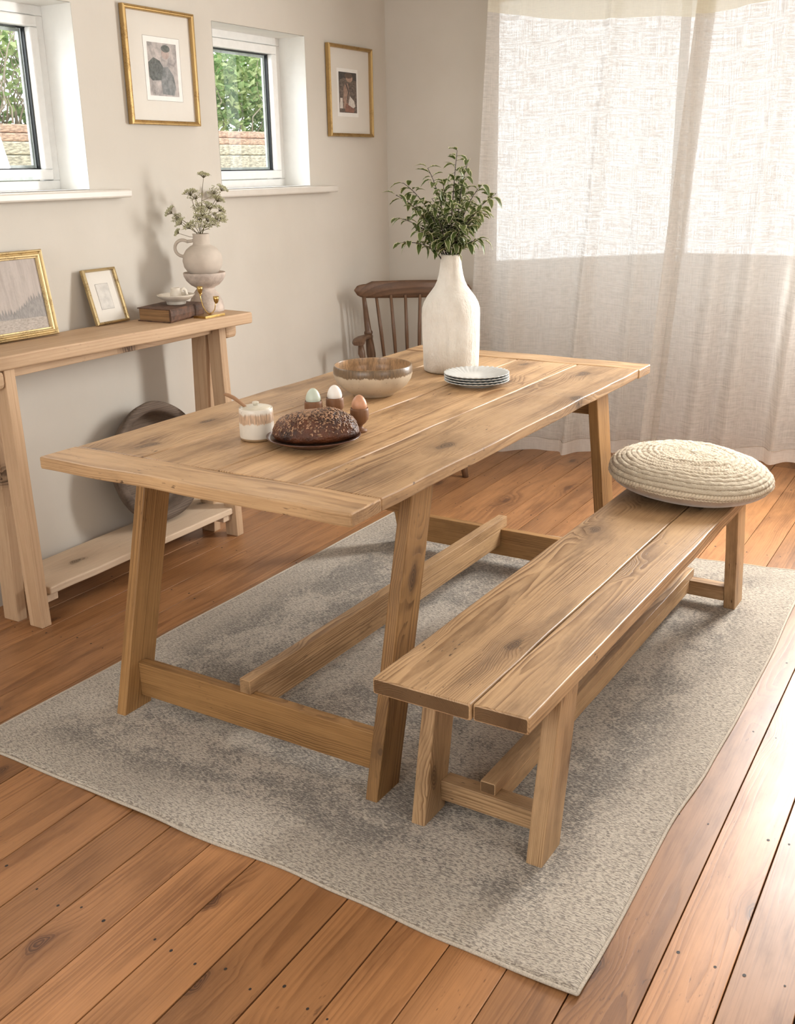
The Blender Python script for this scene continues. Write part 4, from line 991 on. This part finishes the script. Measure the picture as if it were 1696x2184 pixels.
tag(build('wooden_dough_bowl', m, M['bowlwood'], loc=bc), 'large round weathered wooden bowl leaning against the wall on the console shelf', 'bowl')

# ================================================================== CHAIR
cc = Vector((-2.60, 4.635, 0)); cX = Vector((.866, .5, 0)); cF = Vector((.5, -.866, 0))
C3 = lambda a, f, z: cc + cX * a + cF * f + Vector((0, 0, z))
chair = thing('spindle_chair', C3(0, .22, 0), 'dark wooden spindle-back armchair in the corner behind the table', 'chair')
m = MB(); P = []; n = 40
for i in range(n + 1):
    u = -1 + 2 * i / n; a = u * .292; f = .055 * u * u - .0; 
    e = max(0, abs(u) - .80) / .20
    zt_ = .898 + (.012 if abs(u) < .70 else .012 * max(0, 1 - (abs(u) - .70) / .10)) - .012 * e ** 2; zb_ = .822 + .010 * u * u + .022 * e ** 2
    hz = (zt_ - zb_) / 2 * math.sqrt(max(.02, 1 - max(0, (abs(u) - .93) / .07) ** 2)); zc_ = (zt_ + zb_) / 2; th = .013 * (1 if abs(u) < .96 else .75)
    row = []
    for k in range(14):
        t = 2 * PI * k / 14; cs, sn = math.cos(t), math.sin(t)
        row.append(C3(a, f + math.copysign(abs(cs) ** .6, cs) * th, zc_ + math.copysign(abs(sn) ** .55, sn) * hz))
    P.append(row)
m.grid(P, [[((r - cc).dot(cX) + 1, .05 + (r - cc).z * .2, (r - cc).dot(cF) + .02) for r in row] for row in P], closed=True)
m.add(P[0], [tuple(range(14))], smooth=True); m.add(P[-1], [tuple(range(14))[::-1]], smooth=True)
build('top_rail', m, M['chair'], chair)
seat_z = .435
for s_ in (-1, 1):      # turned back posts
    m = MB(); a0, a1 = s_ * .245, s_ * .205; pts = []; rad = []
    for t, r in ((0, .010), (.12, .012), (.25, .014), (.42, .017), (.44, .022), (.46, .022), (.48, .017), (.60, .021), (.72, .024), (.84, .020), (.93, .014), (1, .013)):
        pts.append(C3(a0 + (a1 - a0) * t, .045 - (.045 - .02) * t, .835 - (.835 - seat_z) * t)); rad.append(r)
    m.tube(pts, rad, 14); build('back_post', m, M['chair'], chair)
for a in (-.175, -.105, -.035, .035, .105, .175):
    m = MB(); m.tube([C3(a * 1.05, .02, .84), C3(a * .92, .008, .64), C3(a * .80, .022, seat_z)], [.0075, .0095, .0075], 10); build('spindle', m, M['chair'], chair)
for s_ in (-1, 1):
    m = MB(); P = []
    for (a, f, w, h, z) in ((.222, .015, .018, .012, .632), (.238, .06, .020, .012, .638), (.258, .13, .024, .012, .642), (.268, .19, .030, .013, .642), (.270, .235, .032, .013, .638), (.270, .250, .026, .010, .634)):
        P.append([C3(s_ * a + math.copysign(abs(math.cos(t)) ** .6, math.cos(t)) * w, f, z + math.copysign(abs(math.sin(t)) ** .6, math.sin(t)) * h) for t in [2 * PI * k / 14 for k in range(14)]])
    m.grid(P, closed=True); m.add(P[0], [tuple(range(14))]); m.add(P[-1], [tuple(range(14))]); build('armrest', m, M['chair'], chair)
    m = MB(); m.tube([C3(s_ * .262, .20, .632), C3(s_ * .258, .21, .58), C3(s_ * .25, .215, .55), C3(s_ * .24, .22, seat_z)], [.012, .018, .013, .013], 12); build('arm_support', m, M['chair'], chair)
m = MB(); m.lathe([(0, -.018), (.9, -.018), (.97, -.010), (1, 0), (.98, .012), (.93, .018), (.6, .010), (0, .006)], mat=frame_m(C3(0, .215, seat_z), cX * .262, cF * .235, (0, 0, 1)), seg=48, grain=False); build('seat', m, M['chair'], chair)
for sx_, f0, f1 in ((-1, .08, -.02), (1, .08, -.02), (-1, .36, .43), (1, .36, .43)):
    m = MB(); pts = [C3(sx_ * (.17 + .075 * t), f0 + (f1 - f0) * t, seat_z - .01 - (seat_z - .01) * t) for t in (0, .15, .3, .36, .4, .6, .85, 1)]; m.tube(pts, [.014, .018, .023, .016, .022, .020, .017, .015], 12); build('leg', m, M['chair'], chair)
for a in (-1, 1):
    m = MB(); m.tube([C3(a * .205, .045, .20), C3(a * .21, .21, .195), C3(a * .205, .385, .20)], [.009, .013, .009], 10); build('stretcher', m, M['chair'], chair)
m = MB(); m.tube([C3(-.205, .21, .196), C3(0, .21, .196), C3(.205, .21, .196)], [.009, .013, .009], 10); build('stretcher', m, M['chair'], chair)

# ================================================================== TABLE ITEMS
vz = Vector((-1.622, 3.155, ZT + .001))
m = MB(); vn = lambda r, z, t, i: r * (1 + .010 * mnoise.noise(Vector((math.cos(t) * 2.2, math.sin(t) * 2.2, z * 9))) + .004 * mnoise.noise(Vector((math.cos(t) * 9, math.sin(t) * 9, z * 14))))
prof = [(0, .0), (.086, 0), (.0925, .004), (.0945, .02), (.0955, .06), (.0975, .11), (.0985, .155), (.0990, .190), (.0975, .212), (.092, .230), (.081, .250), (.067, .268), (.055, .284), (.0465, .302), (.041, .322), (.0370, .345), (.0345, .365), (.0335, .383), (.0325, .388), (.0290, .388), (.0280, .380), (.030, .34), (.036, .31), (.05, .28), (.08, .24), (.09, .2), (0, .2)]
pr = []
for (a, b), (c, d) in zip(prof, prof[1:]):
    k = max(1, int(math.hypot(c - a, d - b) / .008)) if b > .0 and d >= b else 1
    for i in range(k): pr.append((a + (c - a) * i / k, b + (d - b) * i / k))
pr.append(prof[-1])
m.lathe(pr, c=vz, seg=96, rfun=vn)
tag(build('bottle_vase', m, M['vase'], loc=vz), 'tall chalky white bottle-shaped vase standing on the dining table', 'vase')
# leafy branches
leafroot = thing('leafy_branches', vz + Vector((0, 0, .21)), 'bunch of variegated green leafy branches in the tall white vase', 'branches')
rr = random.Random(21)
def leaf(mb, p, d, up, L, w, curl):
    d = d.normalized(); s_ = d.cross(up)
    if s_.length < .05: s_ = d.orthogonal()
    s_.normalize(); u = s_.cross(d).normalized(); P = []; G = []; q = rr.random(); nu = 7
    tw = rr.uniform(-.5, .5)
    for i in range(nu + 1):
        t = i / nu; ww = w * (math.sin(PI * min(1, t * .93 + .04)) ** .8) * (1 - .25 * t)
        if i == nu: ww = w * .02
        pos = p + d * L * (t - curl * t * t * .28) - u * L * curl * t * t * .75
        sd = s_ * math.cos(tw * t) + u * math.sin(tw * t); row = []; g = []
        for v in (-1, -.8, -.4, 0, .4, .8, 1):
            row.append(pos + sd * ww * v + u * (abs(v) ** 1.5) * ww * .38 + u * .0012 * math.sin(t * 19 + v * 3) * abs(v)); g.append((t, v, q))
        P.append(row); G.append(g)
    mb.grid(P, G)
def bez(a, b, c, t): return a * (1 - t) ** 2 + b * 2 * t * (1 - t) + c * t * t
mouth = vz + Vector((0, 0, .385))
tips = [(.020, .405, .0, 9), (-.075, .340, .02, 8), (.055, .365, -.02, 9), (-.155, .285, .0, 8), (-.180, .240, -.03, 6), (.148, .238, .0, 8), (.100, .060, -.02, 6), (-.158, .055, -.02, 7),
        (-.172, .150, .01, 8), (.100, .270, .03, 9), (-.03, .290, -.05, 9), (.085, .175, -.05, 9), (-.105, .100, -.06, 8), (.00, .20, -.09, 9), (-.075, .215, -.06, 9), (.06, .22, .08, 8), (-.06, .22, .09, 8), (-.125, .205, .06, 8), (.11, .16, .05, 8), (.035, .12, -.07, 7), (-.03, .07, -.06, 5), (.03, .30, .05, 8)]
for ti, (a, b, c, nl) in enumerate(tips):
    tw_ = MB(); lf = MB(); b *= .81; tip = mouth + RXh * a + Vector((0, 0, b)) + DP * c
    base = mouth + RXh * (a * .08 + rr.uniform(-.012, .012)) + DP * (c * .1 + rr.uniform(-.012, .012)) + Vector((0, 0, -.03)); ctl = mouth + RXh * a * .35 + Vector((0, 0, b * .62 + .02)) + DP * c * .35
    pts = [bez(base, ctl, tip, i / 10) for i in range(11)]; tw_.tube(pts, [.0024 - .0015 * i / 10 for i in range(11)], 6)
    nl2 = nl + 7
    for i in range(nl2):
        t = .22 + .78 * (i + rr.random() * .5) / nl2; t = min(t, 1.0); p = bez(base, ctl, tip, t); tang = (bez(base, ctl, tip, min(1, t + .03)) - bez(base, ctl, tip, t - .03)).normalized()
        if p.z < mouth.z + .012: continue
        side = Vector((rr.uniform(-1, 1), rr.uniform(-1, 1), rr.uniform(-.6, .35))).normalized(); d = tang * rr.uniform(.1, .6) + side
        if i == nl2 - 1: p = tip; d = tang * .5 + Vector((side.x, side.y, -.25)) * .9
        pet = p + d.normalized() * .006; tw_.tube([p, pet], [.0008, .0006], 4)
        leaf(lf, pet, d, Vector((0, 0, 1)), rr.uniform(.034, .052), rr.uniform(.0105, .0155), rr.uniform(.25, 1.1))
        if rr.random() < .6:
            d2 = (tang * .2 - side + Vector((0, 0, .2))).normalized(); leaf(lf, p + d2 * .006, d2, Vector((0, 0, 1)), rr.uniform(.028, .044), rr.uniform(.009, .013), rr.uniform(.3, 1.0))
    so = build('branch', tw_, M['twig'], leafroot, fix=False); build('leaves', lf, M['leaf'], so, fix=False)

# stoneware bowl
bc = Vector((-1.652, 2.690, ZT + .001)); bowl = thing('stoneware_bowl', bc, 'wide speckled stoneware bowl with brown dripped rim on the dining table', 'bowl')
m = MB(); m.lathe([(0, .0), (.058, 0), (.062, .002), (.066, .008), (.085, .018), (.105, .034), (.117, .052), (.1215, .068), (.1215, .082), (.1195, .092), (.1180, .095), (.1160, .0945)], c=bc, seg=96, cap=False)
build('body', m, M['pot'], bowl)
m = MB(); m.lathe([(.1160, .0945), (.1150, .090), (.1160, .075), (.112, .055), (.098, .036), (.075, .022), (.04, .013), (0, .011)], c=bc, seg=96, cap=False); build('interior', m, M['potin'], bowl)
# plates
pc_ = Vector((-1.432, 2.965, ZT + .001))
def plate_mesh():
    m = MB(); prof = [(0, .004), (.050, .003), (.055, 0), (.059, 0), (.062, .004), (.080, .0095), (.096, .0140), (.1035, .0165), (.1040, .0178), (.1025, .0185), (.094, .0165), (.078, .0125), (.066, .0090), (.058, .0062), (0, .0062)]
    V = []; seg = 192
    P = []
    for i, (r, z) in enumerate(prof):
        row = []
        for j in range(seg):
            t = 2 * PI * j / seg; w = max(0, (r - .060) / .044); ph = 36 * t + 5.5 * w; s = math.sin(ph)
            rr_ = r + (.0009 * s if i in (6, 7, 8, 9) else 0); zz = z + .0011 * s * min(1, w * 3) * (1 if i >= 8 else .5)
            row.append((rr_ * math.cos(t), rr_ * math.sin(t), zz))
        P.append(row)
    m.grid(P, closed=True); return m
base_plate = None
for i, lab in enumerate(('bottom pale grey fluted plate of the stack in front of the vase', 'second pale grey fluted plate from the bottom of the stack', 'third pale grey fluted plate from the bottom of the stack', 'top pale grey fluted plate of the stack, its swirled rim fully in view')):
    loc = pc_ + Vector((.001 * math.sin(i * 2.1), .001 * math.cos(i * 3), .0078 * i))
    if base_plate is None:
        pm = plate_mesh(); pm.v = [(v[0] + loc.x, v[1] + loc.y, v[2] + loc.z) for v in pm.v]; base_plate = build('dinner_plate', pm, M['china'], loc=loc); o = base_plate
    else:
        o = copy_tree(base_plate); o.location = loc; o.rotation_euler = (0, 0, .3 * i)
    tag(o, lab, 'plate', 'stack of fluted plates')
# honey jar with lid and spoon
jc = Vector((-1.640, 2.088, ZT + .001)); jar = thing('lidded_jar', jc, 'small cream stoneware jar with brown dripped band and lid on the table', 'jar')
m = MB(); m.lathe([(0, 0), (.040, 0), (.0435, .003), (.0445, .010), (.0450, .03), (.0448, .055), (.0440, .074), (.0435, .081), (.0425, .083), (.0405, .083), (.0400, .079), (.0400, .07), (0, .07)], c=jc, seg=72); build('body', m, M['jar'], jar)
m = MB(); m.lathe([(.0395, .0805), (.0400, .0825), (.0385, .0845), (.028, .0875), (.012, .089), (0, .0893)], c=jc, seg=64); m.lathe([(0, .0893), (.006, .0893), (.0055, .092), (.0085, .0945), (.0090, .0965), (.0065, .0985), (0, .099)], c=jc, seg=32); tag(build('lid', m, M['lid'], jar), label='domed cream lid with a small knob')
m = MB(); sp0 = jc - RXh * .026 + DP * -.006 + Vector((0, 0, .086)); m.tube([sp0 + RXh * .012 + Vector((0, 0, -.008)), sp0, sp0 - RXh * .014 + Vector((0, 0, .013)), sp0 - RXh * .028 + Vector((0, 0, .024)), sp0 - RXh * .042 + Vector((0, 0, .031)), sp0 - RXh * .052 + Vector((0, 0, .0345))], [.0045, .0055, .0062, .0068, .0068, .0048], 10, flat=.75)
tag(build('wooden_spoon', m, M['spoonwood'], loc=sp0), 'small wooden spoon handle sticking out of the lidded jar', 'spoon')
# bread on a dark plate
pp = Vector((-1.480, 2.115, ZT + .001)); m = MB()
m.lathe([(0, .003), (.06, .002), (.066, 0), (.072, 0), (.075, .003), (.095, .010), (.113, .0165), (.120, .0205), (.1205, .0225), (.1185, .0228), (.109, .0185), (.09, .0120), (.075, .0085), (0, .0075)], c=pp, seg=96)
tag(build('dark_plate', m, M['rustplate'], loc=pp), 'glossy dark brown shallow plate holding the seeded loaf', 'plate')
bc = pp + Vector((0, 0, .0130)); ld = Vector((.80, .60, 0)).normalized(); lw = Vector((-.60, .80, 0)).normalized()
loaf = thing('seeded_loaf', bc, 'dark oval seeded loaf of bread on the brown plate', 'bread')
def loafpt(t, s):
    # t angle round, s 0..1 from rim to apex
    r = math.cos(s * PI / 2) ** .62; z = math.sin(s * PI / 2) ** .95 * .067
    a = r * math.cos(t) * .1110 * (1 + .05 * math.cos(t)); b = r * math.sin(t) * .071
    z *= (1 + .10 * math.cos(t) * r)
    n_ = mnoise.noise(Vector((a * 22, b * 22, z * 22))) * .0035
    crease = -.006 * math.exp(-((b - .012 * math.sin(a * 30)) / .006) ** 2) * max(0, (a - .01) / .1) * (1 if a > .01 else 0)
    return bc + ld * (a * (1 + n_ * 8)) + lw * b * (1 + n_ * 6) + Vector((0, 0, z + n_ + crease))
P = [[loafpt(2 * PI * j / 96, (i / 34)) for j in range(96)] for i in range(35)]
under = []
for k, (q, zz) in enumerate(((.86, .0), (.94, .001), (.985, .004))):
    under.append([bc + (Vector(P[0][j]) - bc) * q + Vector((0, 0, 0)) for j in range(96)])
for k in range(3):
    for j in range(96): under[k][j].z = bc.z + (0, .004, .010)[k]
for i, row in enumerate(P):
    for j in range(96): row[j].z += .014 * (1 - min(1, i / 6)) * 1.0 + (.006 if i > 6 else .006 * i / 6) + 0
m = MB(); m.grid([[bc + Vector((0, 0, .0)) for j in range(96)]] + under + P, closed=True); build('crust', m, M['bread'], loaf)
sd = MB(); rr = random.Random(8)
for i in range(1400):
    t = rr.uniform(0, 2 * PI); s = 2 / PI * math.acos(min(1, math.sqrt(rr.uniform(.004, .98)) ** (1 / .62))); big = rr.random() < .62
    i_ = s * 34; a = min(33, int(i_)); p = Vector(P[a][int(t / (2 * PI) * 96) % 96]); p2 = Vector(P[min(34, a + 1)][int(t / (2 * PI) * 96) % 96]); p3 = Vector(P[a][(int(t / (2 * PI) * 96) + 1) % 96])
    p = p + (p2 - p) * rr.random() + (p3 - p) * rr.random(); nrm = (p3 - p).cross(p2 - p)
    nrm = (p - (bc + Vector((0, 0, .005)))); nrm.x *= .8; nrm.z *= 1.4; nrm.normalize()
    L, w, h = (rr.uniform(.0024, .0040), rr.uniform(.0012, .0018), .0010) if big else (rr.uniform(.0010, .0016),) * 2 + (.0010,)
    d = nrm.orthogonal(); d.rotate(Matrix.Rotation(rr.uniform(0, 6.28), 3, nrm)); e = nrm.cross(d)
    ring = [p + d * math.cos(q) * L + e * math.sin(q) * w + nrm * .0002 for q in [k * PI / 4 for k in range(8)]]; topr = [p + d * math.cos(q) * L * .6 + e * math.sin(q) * w * .6 + nrm * h for q in [k * PI / 4 for k in range(8)]]
    sd.add(ring + topr, [(k, (k + 1) % 8, 8 + (k + 1) % 8, 8 + k) for k in range(8)] + [tuple(range(8, 16))], smooth=True)
tag(build('oats_and_seeds', sd, M['oat'], loaf, fix=False), kind='stuff')
# egg cups and eggs
def eggcup(loc):
    m = MB(); m.lathe([(0, 0), (.0185, 0), (.0195, .002), (.0190, .0055), (.012, .008), (.0075, .012), (.0080, .017), (.016, .024), (.0235, .034), (.0252, .046), (.0245, .058), (.0235, .064), (.0225, .0645), (.0215, .063), (.021, .05), (0, .044)], c=loc, seg=40, grain=True); return m
def egg(loc):
    m = MB(); pr = []
    for i in range(25):
        a = -PI / 2 + PI * i / 24; z = math.sin(a); r = math.cos(a) * (.0208 if z < 0 else .0208 * (1 - .13 * z)); pr.append((max(r, 0), .0262 * z * (1.08 if z > 0 else .92)))
    m.lathe(pr, c=loc, seg=40); return m
first = None; fegg = None
for (x, y, zc_, clab, elab, em) in ((-1.440, 2.272, 0, 'turned walnut egg cup holding the brown egg, right of the loaf', 'brown egg in the egg cup right of the loaf', 'eggbrown'),
                              (-1.571, 2.353, 0, 'turned walnut egg cup holding the white egg, behind the loaf', 'white egg in the middle of the three egg cups', 'eggwhite'),
                              (-1.600, 2.291, 0, 'turned walnut egg cup holding the pale green egg, half hidden by the loaf', 'pale green egg in the leftmost egg cup', 'eggblue')):
    l = Vector((x, y, ZT + .001))
    if first is None: first = build('egg_cup', eggcup(l), M['cupwood'], loc=l); o = first
    else: o = copy_tree(first); o.location = l; o.rotation_euler = (0, 0, random.random() * 3)
    tag(o, clab, 'egg cup', 'wooden egg cups on the table')
    le = l + Vector((0, 0, .0705)); tag(build('egg', egg(le), M[em], loc=le), elab, 'egg', 'eggs in wooden cups')

for o in bpy.data.objects:
    if '_o' in o: del o['_o']
